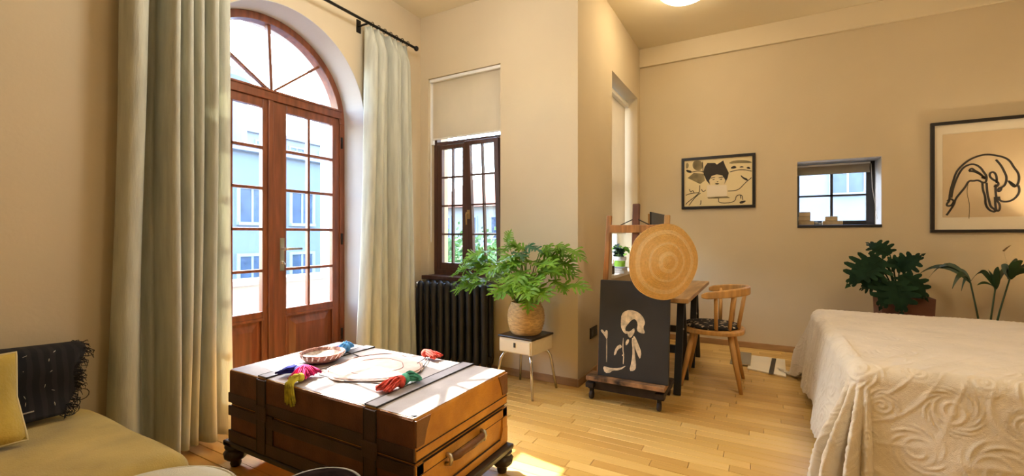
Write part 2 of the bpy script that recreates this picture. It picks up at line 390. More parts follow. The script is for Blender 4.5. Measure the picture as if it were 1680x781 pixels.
# skirting boards
b = MB(); b.box(XA, XD, YC-.012, YC, 0, .06); struct(b.build('baseboard_corner', M_SKIRT, bevel=.004))
b = MB(); b.box(XD, XD+.012, YC-.012, YB-.012, 0, .06); struct(b.build('baseboard_alcove', M_SKIRT, bevel=.004))
b = MB(); b.box(XD, XR, YB-.012, YB, 0, .06); struct(b.build('baseboard_back', M_SKIRT, bevel=.004))
b = MB(); b.box(XA, XA+.012, YF, DC-DR, 0, .06); b.box(XA, XA+.012, DC+DR, YC-.012, 0, .06); struct(b.build('baseboard_left', M_SKIRT, bevel=.004))

# ------------------------------------------------------------------ French door with fanlight
XI = -3.0                                           # room-side face of the leaves
door = thing('door_1', 'red-brown wooden double door with arched fanlight above', None, (XI-.03, DC, 0), kind='structure')
def ringprism(b, r0, r1, x0, x1, a0=0, a1=PI, n=64):
    v = []
    for i in range(n+1):
        t = a0+(a1-a0)*i/n; ca, sa = math.cos(t), math.sin(t)
        for x, r in ((x0, r0), (x1, r0), (x1, r1), (x0, r1)): v.append((x, DC-r*ca, DZ+r*sa))
    b.add(v, [(i*4+k, i*4+(k+1)%4, i*4+4+(k+1)%4, i*4+4+k) for i in range(n) for k in range(4)]+[(3,2,1,0), tuple(n*4+k for k in range(4))])
b = MB(); DRi = DR-.004
ringprism(b, DRi-.05, DRi, XI-.07, XI+.012)
for s in (-1, 1): b.box(XI-.07, XI+.012, DC+s*DRi, DC+s*(DRi-.045), 0.012, DZ)
b.build('door_frame', M_DOOR, door, bevel=.004)
b = MB(); b.box(XI-.07, XI+.016, DC-DRi+.03, DC+DRi-.03, 2.095, 2.165); b.box(XI-.07, XI+.026, DC-DRi+.03, DC+DRi-.03, 2.15, 2.165)
b.build('transom', M_DOOR, door, bevel=.003)
# fanlight glazing bars and panes
base = (XI-.03, DC+.03, 2.165)
ang = [0, 43, 90, 134, 180]
for a in ang[1:-1]:
    t = math.radians(a); r = DRi-.05; b = MB()
    p0 = Vector((XI-.03, DC+.02, 2.16)); p1 = Vector((XI-.03, DC-r*math.cos(t), DZ+r*math.sin(t)))
    b.bar(p0, p1, .022 if a == 90 else .016, .03, (1,0,0)); b.build('fan_bar', M_DOOR, door)
for a0, a1 in zip(ang, ang[1:]):
    pts = [(DC+.02, 2.166)]; m = 9
    for i in range(m+1):
        t = math.radians(a0+(a1-a0)*i/m); yy, zz = DC-(DRi-.049)*math.cos(t), DZ+(DRi-.049)*math.sin(t); pts.append((yy, max(zz, 2.166)))
    b = MB(); b.prism(pts, XI-.034, XI-.03, 'x'); b.build('fan_pane', M_GLASS, door)
GZ = [.622, .905, 1.192, 1.476, 1.757, 2.036]
def leaf(y0, y1, g0, g1, gm, handle):
    lf = sub('leaf', door)
    b = MB(); x0, x1 = XI-.045, XI
    b.box(x0, x1, y0, g0, .018, 2.095); b.box(x0, x1, g1, y1, .018, 2.095)
    b.box(x0, x1, g0, g1, GZ[-1], 2.095); b.box(x0, x1, g0, g1, .57, GZ[0]); b.box(x0, x1, g0, g1, .018, .16)
    b.build('stiles', M_DOOR, lf, bevel=.004)
    # raised panel
    b = MB(); b.box(x0+.012, x1-.018, g0-.001, g1+.001, .159, .571)
    b.build('panel_back', M_DOOR, lf)
    b = MB(); i0, i1 = .03, .075; pz0, pz1 = .16+i0, .57-i0
    A = [(g0+i0, pz0), (g1-i0, pz0), (g1-i0, pz1), (g0+i0, pz1)]; B = [(g0+i1, pz0+.045), (g1-i1, pz0+.045), (g1-i1, pz1-.045), (g0+i1, pz1-.045)]
    v = [(x1-.018, *p) for p in A]+[(x1-.002, *p) for p in B]
    b.add(v, [(4,5,6,7),(0,1,5,4),(1,2,6,5),(2,3,7,6),(3,0,4,7),(3,2,1,0)]); b.build('raised_panel', M_DOOR, lf)
    b = MB()
    for (p, q_) in (((g0, .16), (g1, .16)), ((g0, .57), (g1, .57)), ((g0, .16), (g0, .57)), ((g1, .16), (g1, .57))):
        b.bar((x1, *p), (x1, *q_), .02, .014, (1,0,0))
    b.build('panel_moulding', M_DOOR, lf, bevel=.004)
    for z in GZ[1:-1]:
        b = MB(); b.box(XI-.036, XI-.004, g0-.001, g1+.001, z-.010, z+.010); b.build('glazing_bar', M_DOOR, lf, bevel=.003)
    b = MB(); b.box(XI-.036, XI-.004, gm-.010, gm+.010, GZ[0], GZ[-1]); b.build('glazing_bar', M_DOOR, lf, bevel=.003)
    for z0, z1 in zip(GZ, GZ[1:]):
        for a0, a1 in ((g0, gm), (gm, g1)):
            b = MB(); b.box(XI-.024, XI-.020, a0+.001, a1-.001, z0+.001, z1-.001); b.build('pane', M_GLASS, lf)
    if handle:
        b = MB(); b.box(XI, XI+.006, y0+.062, y0+.094, .895, 1.13); b.box(XI+.006, XI+.008, y0+.065, y0+.091, .9, 1.125)
        h = b.build('handle_plate', M_NICKEL, lf, bevel=.003)
        b = MB(); yc = y0+.078
        b.tube([(XI, yc, 1.052), (XI+.045, yc, 1.052), (XI+.05, yc+.012, 1.052), (XI+.05, yc+.125, 1.052)], [.010, .010, .010, .008], 10); b.build('lever', M_NICKEL, lf, smooth=True)
        b = MB(); b.lathe([(.013, 0), (.013, .012), (.0001, .013)], (XI+.007, yc, .955), 14, 'x'); b.tube([(XI+.02, yc, .955), (XI+.045, yc, .94)], .006, 6); b.build('lock_cylinder', M_NICKEL, lf, smooth=True)
leaf(DC-.583, 1.879, 1.408, 1.818, 1.612, False)
leaf(1.880, DC+.583, 1.994, 2.391, 2.18, True)
b = MB(); b.box(XI, XI+.014, 1.852, 1.892, .018, 2.095); b.build('meeting_bead', M_DOOR, door, bevel=.005)
for z in (.35, 1.12, 1.9):
    b = MB(); b.tube([(XI+.018, DC+.592, z-.045), (XI+.018, DC+.592, z+.045)], .009, 8); b.build('hinge', M_IRON, door, smooth=True)

# ------------------------------------------------------------------ window_1: corner wall, tilting right sash, blind above
w1 = thing('window_1', 'dark brown casement window with tilted sash above radiator', None, ((CW[0]+CW[1])/2, YC+.1, CW[2]), kind='structure')
y0w, y1w = YC+.088, YC+.15
b = MB(); x0, x1, z0, z1 = CW
b.box(x0, x0+.035, y0w, y1w, z0+.03, z1); b.box(x1-.035, x1, y0w, y1w, z0+.03, z1); b.box(x0+.035, x1-.035, y0w, y1w, z1-.03, z1)
b.box(x0+.035, x1-.035, y0w, y1w, z0+.03, z0+.06); b.box(x0+.035, x1-.035, y0w, y1w, 1.985, 2.015)
b.build('window_frame', M_WINWOOD, w1, bevel=.003)
b = MB(); b.box(x0+.03, x1-.03, y0w+.03, y0w+.034, 2.01, z1-.02); b.build('transom_pane', M_GLASS, w1)
def sash(xa, xb, g0, g1, tilt, handle):
    zb = z0+.06; s = sub('sash', w1); s.location = Vector(((xa+xb)/2, y0w, zb))-w1.location; s.rotation_euler = (tilt, 0, 0)
    W = (xb-xa)/2; cx = (xa+xb)/2; G0, G1 = g0-cx, g1-cx; h = 1.98-zb; gz0, gz1 = .062, h-.035; t = .045
    b = MB(); b.box(-W, G0, 0, t, 0, h); b.box(G1, W, 0, t, 0, h); b.box(G0, G1, 0, t, 0, gz0); b.box(G0, G1, 0, t, gz1, h)
    b.build('sash_frame', M_WINWOOD, s, bevel=.003, world=False)
    m = (G0+G1)/2; zs = [gz0+(gz1-gz0)*i/4 for i in range(5)]
    b = MB(); b.box(m-.008, m+.008, .006, .036, gz0, gz1); b.build('glazing_bar', M_WINWOOD, s, world=False)
    for z in zs[1:-1]: b = MB(); b.box(G0, G1, .006, .036, z-.008, z+.008); b.build('glazing_bar', M_WINWOOD, s, world=False)
    for a, c in zip(zs, zs[1:]):
        for p, q_ in ((G0, m), (m, G1)): b = MB(); b.box(p, q_, .020, .024, a, c); b.build('pane', M_GLASS, s, world=False)
    if handle:
        b = MB(); b.box(-W+.012, -W+.04, -.006, 0, .46, .54); b.tube([(-W+.026, -.006, .515), (-W+.026, -.035, .515), (-W+.026, -.04, .50), (-W+.026, -.04, .41)], .007, 8)
        b.build('handle', M_BRASS, s, world=False)
sash(x0+.04, -2.292, -2.585, -2.352, 0, False)
sash(-2.288, x1-.04, -2.232, -1.985, math.radians(3.2), True)
b = MB(); b.box(x0-.03, x1+.02, YC-.055, YC+.09, z0-.025, z0+.012); b.box(x0, x1, YC+.09, YC+.3, z0-.001, z0+.03); b.build('window_sill', M_WINWOOD, w1, bevel=.005)
bl = thing('roller_blind', 'half lowered beige roller blind above corner window', 'blind', (-2.29, YC+.045, 2.03))
b = MB(); b.box(x0+.028, x1-.005, YC+.040, YC+.0425, 2.038, 2.565); b.build('fabric', M_BLIND, bl)
b = MB(); b.box(x0+.025, x1-.003, YC+.035, YC+.048, 2.026, 2.04); b.build('bottom_bar', M_WHITEPAINT, bl, bevel=.003)
b = MB(); b.box(x0+.006, x1-.002, YC+.012, YC+.07, 2.553, 2.583); b.build('headrail', M_WHITEPAINT, bl, bevel=.006)
b = MB(); b.tube([(x0+.018, YC+.03, 2.56), (x0+.018, YC+.03, 1.1)], .0025, 6); b.tube([(x0+.010, YC+.03, 2.56), (x0+.010, YC+.03, 1.1), (x0+.014, YC+.03, 1.085), (x0+.018, YC+.03, 1.1)], .0025, 6); b.build('pull_chain', M_WHITEPAINT, bl)
b = MB(); b.box(x0+.002, x0+.02, YC+.05, YC+.075, 1.99, 2.553); b.build('side_channel', M_WHITEPAINT, bl)

# ------------------------------------------------------------------ window_2: alcove side window with narrow roller blind
w2 = thing('window_2', 'white window in alcove side wall behind lowered blind', None, (XD-.2, 4.53, AW[2]), kind='structure')
b = MB(); xw = XD-.22
for p in ((AW[0], AW[0]+.05, .78, 2.685), (AW[1]-.05, AW[1], .78, 2.685), (AW[0]+.05, AW[1]-.05, .78, .84), (AW[0]+.05, AW[1]-.05, 2.635, 2.685), (AW[0]+.05, AW[1]-.05, 1.72, 1.76), (4.515, 4.555, .84, 1.72)):
    b.box(xw-.05, xw, *p)
b.build('window_frame', M_WHITEPAINT, w2, bevel=.004)
for p in ((AW[0]+.05, 4.515, .84, 1.72), (4.555, AW[1]-.05, .84, 1.72), (AW[0]+.05, AW[1]-.05, 1.76, 2.635)):
    b = MB(); b.box(xw-.027, xw-.023, *p); b.build('pane', M_GLASS, w2)
b = MB(); b.box(XD-.3, XD+.03, AW[0]-.02, AW[1]+.02, .75, .78); b.build('window_sill', M_WHITEPAINT, w2, bevel=.005)
bl2 = thing('roller_blind', 'tall beige roller blind in the alcove side window recess', 'blind', (XD-.13, 4.5, 1.2))
b = MB(); b.box(XD-.135, XD-.132, AW[0]+.01, AW[1]-.035, 1.18, 2.60); b.build('fabric', M_BLIND, bl2)
b = MB(); b.box(XD-.15, XD-.09, AW[0]+.004, AW[1]-.03, 2.585, 2.63); b.build('headrail', M_WHITEPAINT, bl2, bevel=.006)
b = MB(); b.box(XD-.142, XD-.125, AW[0]+.01, AW[1]-.035, 1.165, 1.182); b.build('bottom_bar', M_WHITEPAINT, bl2)

# ------------------------------------------------------------------ window_3: small square window in the back wall
w3 = thing('window_3', 'small four-pane black window in the back wall', None, (.62, YB+.28, BW[2]), kind='structure')
yw = YB+.27; b = MB(); x0, x1, z0, z1 = BW
for p in ((x0, x0+.035, z0, z1), (x1-.07, x1, z0, z1), (x0+.035, x1-.07, z0, z0+.05), (x0+.035, x1-.07, z1-.04, z1)): b.box(p[0], p[1], yw, yw+.05, p[2], p[3])
b.build('window_frame', M_BLACKWIN, w3, bevel=.003)
mx, mz = .605, 1.545
b = MB(); b.box(mx-.011, mx+.011, yw+.008, yw+.04, z0+.05, z1-.04); b.build('glazing_bar', M_BLACKWIN, w3)
b = MB(); b.box(x0+.035, x1-.07, yw+.008, yw+.04, mz-.009, mz+.009); b.build('glazing_bar', M_BLACKWIN, w3)
for p in ((x0+.03, mx), (mx, x1-.065)):
    for q_ in ((z0+.045, mz), (mz, z1-.035)): b = MB(); b.box(p[0], p[1], yw+.022, yw+.026, *q_); b.build('pane', M_GLASS, w3)
b = MB(); b.box(x0, x1, YB-.012, yw, z0-.022, z0+.004); b.build('window_sill', M_BLACKWIN, w3, bevel=.004)
b = MB(); b.box(x1-.004, x1+.0005, YB+.002, yw, z0+.004, z1); b.box(x0, x1-.004, YB+.002, yw, z1-.004, z1+.0005); b.build('reveal', M_REVEAL, w3)
bl3 = thing('roman_blind', 'taupe folded blind at the top of the small back window', 'blind', (.6, YB+.2, 1.74))
b = MB(); b.box(x0+.004, x1-.05, YB+.19, YB+.245, 1.833, 1.85); b.build('headrail', M_WHITEPAINT, bl3)
for k in range(3):
    b = MB(); zt = 1.832-.004*k; zz = 1.75+.012*k; yy = YB+.19+.012*k
    b.grid(lambda u, v: (x0+.006+u*(x1-.06-x0), yy+.018*math.sin(PI*v), zt+(zz-zt)*v), 8, 8); b.build('fold', M_BLINDG, bl3, smooth=True, solid=.003)
b = MB(); b.tube([(x1-.045, YB+.195, 1.83), (x1-.04, YB+.17, 1.6), (x1-.01, YB+.12, 1.3)], .002, 6); b.build('pull_cord', M_WHITEPAINT, bl3)

# ================================================================== OUTSIDE
def facade(name, label, cat, axis, face, a0, a1, z0, z1, ww, wh, pa, pz, wall_m, depth=6, off=(.9, 1.0)):
    """block with built windows; axis 'x' = face normal +X, 'y' = face normal -Y"""
    c = (a0+a1)/2; t = thing(name, label, cat, (face, c, z0) if axis == 'x' else (c, face, z0))
    def bx(b, p0, p1, d0, d1, q0, q1):             # d measured outwards from the face
        if axis == 'x': b.box(face+d0, face+d1, p0, p1, q0, q1)
        else: b.box(p0, p1, face-d1, face-d0, q0, q1)
    b = MB(); bx(b, a0, a1, -depth, 0, z0, z1); b.build('wall', wall_m, t)
    b = MB(); bx(b, a0-.2, a1+.2, -depth, .35, z1, z1+.3); b.build('cornice', M_FTRIM, t)
    fm, gm = {}, {}
    p = a0+off[0]
    while p+ww < a1:
        q = z0+off[1]
        while q+wh < z1-.3:
            b = MB(); f = .12
            bx(b, p-f, p, 0, .10, q-f, q+wh+f); bx(b, p+ww, p+ww+f, 0, .10, q-f, q+wh+f); bx(b, p, p+ww, 0, .10, q+wh, q+wh+f); bx(b, p-.1, p+ww+.1, 0, .18, q-f, q)
            bx(b, p+ww/2-.04, p+ww/2+.04, 0, .06, q, q+wh)
            f = b.build('window', M_FTRIM, t)
            b = MB(); bx(b, p, p+ww, 0, .03, q, q+wh); b.build('pane', M_FGLASS, f)
            q += pz
        p += pa
    return t
fa = facade('apartment_block', 'pale blue-grey apartment block across the street beyond the double door', 'building', 'x', -17, -2, 16.5, -7, 4.3, .95, 1.25, 2.1, 2.55, M_FACADE)
b = MB(); b.lathe([(1.1, 4.5), (1.1, 7.4), (1.25, 7.5), (1.25, 7.8), (.0001, 8.3)], (-19.4, 9.8, 0), 28); b.build('round_tower', M_FACADE2, fa, smooth=False)
facade('apartment_block', 'taller pale office building seen small behind the first block', 'building', 'x', -34, 8, 40, -7, 9.0, 1.2, 1.6, 2.8, 3.2, M_FACADE2)
facade('apartment_block', 'pale blue building filling the small back window view', 'building', 'y', 24, -6, 16, -7, 5.2, 1.1, 1.5, 2.6, 3.0, M_FACADE2, depth=6)
hs = thing('tiled_house', 'cream house with red tiled roof beyond the corner window', 'house', (-15, 27, -7))
b = MB(); b.box(-20, -11.5, 24, 31, -7, 3.1); b.build('wall', M_HOUSE, hs)
b = MB(); X0, X1, Y0, Y1, ze, zr = -20.6, -10.9, 23.4, 31.6, 3.0, 5.6
b.add([(X0,Y0,ze),(X1,Y0,ze),(X1,Y1,ze),(X0,Y1,ze),(X0+2.6,27.5,zr),(X1-2.6,27.5,zr)], [(0,1,5,4),(1,2,5),(2,3,4,5),(3,0,4),(3,2,1,0)]); b.build('roof', M_ROOF, hs)
b = MB(); b.box(-13.6, -13.0, 26, 26.6, 3.5, 6.3); b.build('chimney', M_HOUSE, hs)
for i in range(4):
    for z in (-3.4, -.6, 1.0):
        xx = -19.2+i*2.1; b = MB(); f = .1
        b.box(xx-f, xx, 23.9, 24, z-f, z+1.3+f); b.box(xx+.9, xx+.9+f, 23.9, 24, z-f, z+1.3+f); b.box(xx, xx+.9, 23.9, 24, z+1.3, z+1.3+f); b.box(xx, xx+.9, 23.9, 24, z-f, z)
        w = b.build('window', M_FTRIM, hs); b = MB(); b.box(xx, xx+.9, 23.96, 24, z, z+1.3); b.build('pane', M_FGLASS, w)
def tree(label, x, y, zb, h, r, seed):
    rr = random.Random(seed); t = thing('tree', label, 'tree', (x, y, zb), group='trees outside the corner window')
    b = MB(); b.tube([(x, y, zb), (x+.1, y, zb+h*.5), (x, y+.1, zb+h*.8)], [.16, .12, .05], 8)
    for k in range(4):
        a = rr.uniform(0, 6.28); b.tube([(x, y, zb+h*.45), (x+.6*r*math.cos(a), y+.6*r*math.sin(a), zb+h*.75)], [.07, .02], 6)
    b.build('tree_stem', M_BARK, t)
    b = MB()
    for k in range(2600):
        d = Vector((rr.gauss(0, 1), rr.gauss(0, 1), rr.gauss(0, 1))).normalized()*(rr.random()**.4)
        d = d*(1+.25*math.sin(d.x*5)*math.cos(d.y*6+d.z*4))
        c = Vector((x+d.x*r, y+d.y*r, zb+h*.72+d.z*h*.30)); s = rr.uniform(.08, .16)
        n = Vector((rr.gauss(0, 1), rr.gauss(0, 1), rr.gauss(0, 1))).normalized(); u = n.orthogonal().normalized()*s; w = n.cross(u).normalized()*s*.6
        b.add([c-u, c-w, c+u, c+w], [(0,1,2,3)])
    o = b.build('crown', M_TREE, t, fix=False); o['kind'] = 'stuff'
tree('green tree low in the left half of corner window', -9.2, 12.6, -6.99, 7.9, 1.7, 1)
tree('green tree beyond the tilted right sash of corner window', -9.7, 16.9, -6.99, 8.2, 1.8, 2)
tree('green tree between house and left trees', -14.2, 20.2, -6.99, 8.3, 2.2, 3)
b = MB(); b.box(-60, 40, -40, 60, -7.3, -7); tag(recenter(b.build('street', M_GROUND)), 'grey street level far below the windows', 'street')
pp = thing('balcony', 'pale balcony parapet just outside the double door', 'balcony', (-4.0, 1.9, -.2))
b = MB(); b.box(-4.55, xo, -.2, 4.2, -.35, -.1); b.build('slab', M_PARAPET, pp)
b = MB(); b.box(-4.55, -4.42, -.2, 4.2, -.1, .66); b.build('parapet', M_PARAPET, pp)
b = MB(); b.box(-4.60, -4.37, -.25, 4.25, .66, .71); b.build('coping', M_FTRIM, pp)
wg = thing('sun_blocker', 'unseen block added to keep sun off the alcove window', 'building', (-5.2, 5.6, -7))  # added block out of view, stops sun entering the alcove window
b = MB(); b.box(-6.0, -4.9, 4.55, 5.9, -7, 7.5); b.build('wall', M_FACADE2, wg)
b = MB(); b.box(-6.1, -4.8, 4.45, 6.0, 7.5, 7.7); b.build('coping', M_FTRIM, wg)

# ================================================================== LAMPS
def warm(name, st): return pmat(name, (.9, .85, .75), .5, .02, emit=(1, .80, .52), estr=st)
def dome_lamp(label, x, y, z, r, st):
    t = thing('ceiling_lamp', label, 'lamp', (x, y, z), group='flush ceiling lamps')
    b = MB(); b.lathe([(r*1.04, 0), (r*1.04, -.03), (r*.96, -.035)], (x, y, z), 40); b.build('mount', M_WHITEPAINT, t, smooth=False)
    b = MB(); b.lathe([(r, -.03)]+[(max(1e-5, r*math.cos(a)), -.035-.125*math.sin(a)) for a in [PI/2*i/12 for i in range(13)]], (x, y, z), 40); b.build('glass_dome', warm('lamp_glow_%d' % int(st*10), st), t, smooth=True)
dome_lamp('white glowing dome lamp on the ceiling in front of the back wall', -.56, 3.92, ZC2, .22, LAMP_CEIL)
dome_lamp('added unseen dome lamp on the ceiling in front of the bed', 1.2, 1.45, ZC2, .22, FILL_DOME)  # unseen lamp added as warm fill from the right
pd = thing('fill_pendant', 'added unseen globe lamp brightening the room above the trunk', 'lamp', (-1.55, 1.75, ZC1))  # lamp added out of view to brighten the upper left of the room
b = MB(); b.lathe([(.0001, 0), (.055, 0), (.05, -.02), (.0001, -.025)], (-1.55, 1.75, ZC1), 24); b.build('canopy', M_WHITEPAINT, pd, smooth=True)
b = MB(); b.tube([(-1.55, 1.75, ZC1-.02), (-1.55, 1.75, 2.915)], .004, 8); b.build('cable', M_WHITEPAINT, pd)
b = MB(); b.ball((-1.55, 1.75, 2.76), .17, 24); b.build('globe', pmat('globe_glow', (.9, .87, .8), .5, .02, emit=(1, .97, .93), estr=FILL_GLOBE), pd, smooth=True)
ns = thing('nightstand', 'small wooden nightstand beside the bed head', 'nightstand', (2.05, 4.82, 0))
b = MB(); b.box(1.85, 2.25, 4.64, 5.0, .5, .53); b.build('top', M_PINE, ns, bevel=.004)
b = MB(); b.box(1.88, 2.22, 4.66, 4.98, .36, .5); b.build('body', M_PINE, ns, bevel=.003)
b = MB(); b.box(1.9, 2.2, 4.648, 4.66, .375, .485); d_ = b.build('drawer', M_PINE, ns, bevel=.003)
b = MB(); b.ball((2.05, 4.637, .43), .012); b.build('knob', M_BRASS, d_, smooth=True)
for sx in (1.89, 2.21):
    for sy in (4.67, 4.97): b = MB(); b.tube([(sx, sy, 0), (sx, sy, .36)], [.012, .018], 8); b.build('leg', M_PINE, ns)
tl = thing('table_lamp', 'table lamp with cream shade on the nightstand', 'lamp', (2.05, 4.82, .53))
b = MB(); b.lathe([(.07, .531), (.07, .54), (.02, .56), (.035, .64), (.045, .70), (.02, .78), (.012, .86), (.012, .9)], (2.05, 4.82, 0), 20); b.build('base', M_WHITEPOT, tl, smooth=True)
b = MB(); b.lathe([(.14, .88), (.10, 1.08), (.099, 1.08), (.139, .88), (.14, .88)], (2.05, 4.82, 0), 28); b.build('lamp_shade', pmat('cream_shade', (.8, .7, .5), .8, trans=.6), tl, smooth=True)
b = MB(); b.ball((2.05, 4.82, .97), .035); b.build('bulb', warm('bulb_glow', LAMP_BED*4), tl, smooth=True)

# ================================================================== CURTAINS
rod = thing('curtain_rod', 'black iron curtain rod above the arched door', 'curtain rod', (-2.645, 1.6, 2.79))
b = MB(); b.tube([(-2.645, .55, 2.79), (-2.645, 2.96, 2.79)], .011, 12); b.build('pole', M_IRON, rod, smooth=True)
for y in (.53, 2.978): b = MB(); b.ball((-2.645, y, 2.79), .022); b.build('finial', M_IRON, rod, smooth=True)
for y in (.60, 2.44): b = MB(); b.box(XA, XA+.008, y-.02, y+.02, 2.74, 2.84); b.tube([(XA, y, 2.79), (-2.645, y, 2.79)], .008, 8); b.build('bracket', M_IRON, rod)
def curtain(label, y0t, y1t, y0b, y1b, folds, z1, z0, amp, xb, edge=0):
    t = thing('curtain', label, 'curtain', (xb, (y0b+y1b)/2, z0), group='linen curtains at the arched door')
    nf = len(folds)
    def fx(s, k):                                  # fold depth profile, k 0 top .. 1 bottom
        q = s*nf; i = min(nf-1, int(q)); f = q-i; w, d = folds[i]
        base = .5-.5*math.cos(2*PI*f)
        return d*(base**.8)
    cum = [0]
    for w, d in folds: cum.append(cum[-1]+w)
    def fn(u, v):
        q = u*nf; i = min(nf-1, int(q)); f = q-i
        s = (cum[i]+(cum[i+1]-cum[i])*f)/cum[-1]
        k = min(1, v/.06); soft = .35+.65*k
        ya = y0t+(y1t-y0t)*s; yb_ = y0b+(y1b-y0b)*s; vv = v**1.15
        y = ya+(yb_-ya)*vv+.012*math.sin(9*s+5*v)*v
        # folds lean over sideways a little
        y -= .15*(cum[i+1]-cum[i])/cum[-1]*(y1b-y0b)*math.sin(2*PI*f)*min(1, folds[i][1]/.1)*min(1, .3+v*6)
        pin = .0 if v > .05 else (1-v/.05)*.012*math.sin(6*PI*f)
        x = xb-amp*.5+fx(u, v)*soft+pin+.010*math.sin(4*s*PI+3*v)
        return (x, y, z1+(z0-z1)*v)
    b = MB(); b.grid(fn, nf*14, 60); b.build('panel', M_CURT, t, smooth=True, solid=.004, fix=False)
    for i in range(nf):                            # pinch pleat rings
        s = (cum[i]+cum[i+1])/2/cum[-1]; y = y0t+(y1t-y0t)*s
        b = MB(); b.tube([(-2.645+.019*math.cos(a), y, 2.79+.019*math.sin(a)) for a in [2*PI*j/14 for j in range(14)]], .0028, 6, closed=True); b.build('ring', M_IRON, t, smooth=True)
    return t
curtain('sage linen curtain hanging left of the arched door', .93, 1.402, .885, 1.412,
        [(1.8, .10), (.9, -.05), (1.1, .17), (1, .15), (.9, .14), (1.2, .17), (1.5, .12)], 2.775, .055, .07, -2.655)
curtain('sage linen curtain hanging right of the arched door', 2.44, 2.90, 2.36, 2.965,
        [(1, .10), (1, .13), (1, .09), (1, .13), (1, .09), (1.1, .12), (1, .08)], 2.775, .04, .07, -2.66)

# ================================================================== RADIATOR
ry, rz0, rz1 = 3.05, .08, .755
rad = thing('radiator', 'black cast-iron column radiator under the corner window', 'radiator', (-2.285, ry, 0))
nsec = 10; pitch = (2.655-1.915)/nsec
b = MB()
for yy in (-.045, .045):
    pr = []
    H = rz1-rz0
    pts = [(0, yy, z) for z in [rz0+.0, rz0+.02, rz0+.06, rz0+.12, rz0+H*.5, rz1-.12, rz1-.06, rz1-.02, rz1-.004]]
    b.tube(pts, [.016, .026, .031, .028, .027, .028, .031, .026, .012], 12)
b.tube([(0, -.045, rz1-.045), (0, .045, rz1-.045)], .026, 10); b.tube([(0, -.045, rz0+.045), (0, .045, rz0+.045)], .026, 10)
b.tube([(-pitch/2, 0, rz1-.06), (pitch/2, 0, rz1-.06)], .022, 10); b.tube([(-pitch/2, 0, rz0+.06), (pitch/2, 0, rz0+.06)], .022, 10)
sm = b.mesh('section', M_RAD, smooth=True)
for i in range(nsec): link_copy('section', sm, rad, (-2.655+pitch*(i+.5)+2.285, 0, 0))
for x in (-2.61, -1.96):
    for yy in (-.045, .045): b = MB(); b.tube([(x, ry+yy, 0), (x, ry+yy, .09)], [.022, .016], 8); b.build('foot', M_RAD, rad)
b = MB(); b.tube([(-2.655, ry, rz1-.06), (-2.70, ry, rz1-.06)], .012, 8); b.tube([(-2.70, ry, rz1-.075), (-2.70, ry, rz1-.02)], .016, 10); b.build('valve', M_CHROME, rad, smooth=True)
b = MB(); b.tube([(-2.70, ry, rz1-.07), (-2.70, ry, 0)], .009, 8); b.build('pipe', M_RAD, rad, smooth=True)
b = MB(); b.tube([(-1.915, ry, rz1-.06), (-1.90, ry, rz1-.06)], .014, 8); b.build('end_plug', M_CHROME, rad, smooth=True)

# ================================================================== TRUNK
TX0, TX1, TY0, TY1, TZ0, TZ1 = -2.297, -1.089, 1.22, 1.88, .135, .49
tr = thing('trunk', 'old brown leather travel trunk used as a low table', 'trunk', ((TX0+TX1)/2, (TY0+TY1)/2, 0))
seam = .322
b = MB(); b.box(TX0+.004, TX1-.004, TY0+.004, TY1-.004, TZ0, seam-.004); b.mi[2] = 1; b.build('body', [M_LEATHER, M_FRONTSHADE], tr, bevel=.012)
b = MB(); b.box(TX0, TX1, TY0, TY1, seam, TZ1-.003); b.mi[2] = 1; b.build('lid', [M_LEATHER, M_FRONTSHADE], tr, bevel=.012)
b = MB(); b.grid(lambda u, v: (TX0+.006+(TX1-TX0-.012)*u, TY0+.006+(TY1-TY0-.012)*v, TZ1-.003+.004*math.sin(PI*u)**.5*math.sin(PI*v)**.5), 30, 20); b.build('lid_cover', M_LID, tr, smooth=True)
b = MB(); b.box(TX0+.01, TX1-.01, TY0+.01, TY1-.01, seam-.006, seam+.002); b.build('lid_seam', M_SEAM, tr)
for xs in (-2.02, -1.315):                        # two straps over front and lid
    w = .032; b = MB(); b.box(xs-w, xs+w, TY0-.005, TY0+.004, TZ0, TZ1-.012); b.build('strap', M_FBAND, tr, bevel=.002); b = MB(); b.box(xs-w, xs+w, TY1-.004, TY1+.005, TZ0, TZ1-.012); b.build('strap', M_FBAND, tr, bevel=.002)
    b = MB(); b.box(xs-w, xs+w, TY0+.004, TY1-.004, TZ1-.004, TZ1+.0045); b.build('lid_strap', M_LIDSTRAP, tr, bevel=.002)
    for s in (-1, 1):
        b = MB(); b.box(xs+s*w-.0018, xs+s*w+.0018, TY0+.002, TY1-.002, TZ1-.003, TZ1+.0055); b.build('stitch_line', M_SEAM, tr); b = MB(); b.box(xs+s*w-.0018, xs+s*w+.0018, TY0-.0065, TY0, TZ0+.01, TZ1-.008); b.build('stitch_line', M_SEAM, tr)
    b = MB(); b.box(xs-w*1.3, xs+w*1.3, TY0-.009, TY0-.003, seam-.03, seam+.035); b.build('strap_keeper', M_FBAND, tr, bevel=.003)
for z in (.165, seam-.034, seam+.03):             # horizontal bands, front and side
    b = MB(); h = .028 if z < .2 else .024; b.box(TX0+.003, TX1-.003, TY0-.0035, TY0+.006, z-h, z+h); b.build('front_band', M_FBAND, tr, bevel=.002); b = MB(); b.box(TX0+.003, TX1-.003, TY1-.006, TY1+.0035, z-h, z+h); b.build('rear_band', M_STRAP, tr, bevel=.002)
b = MB(); b.box(TX0+.3, TX0+.36, TY0-.002, TY0+.006, TZ0, seam); b.build('front_band', M_FBAND, tr, bevel=.002)
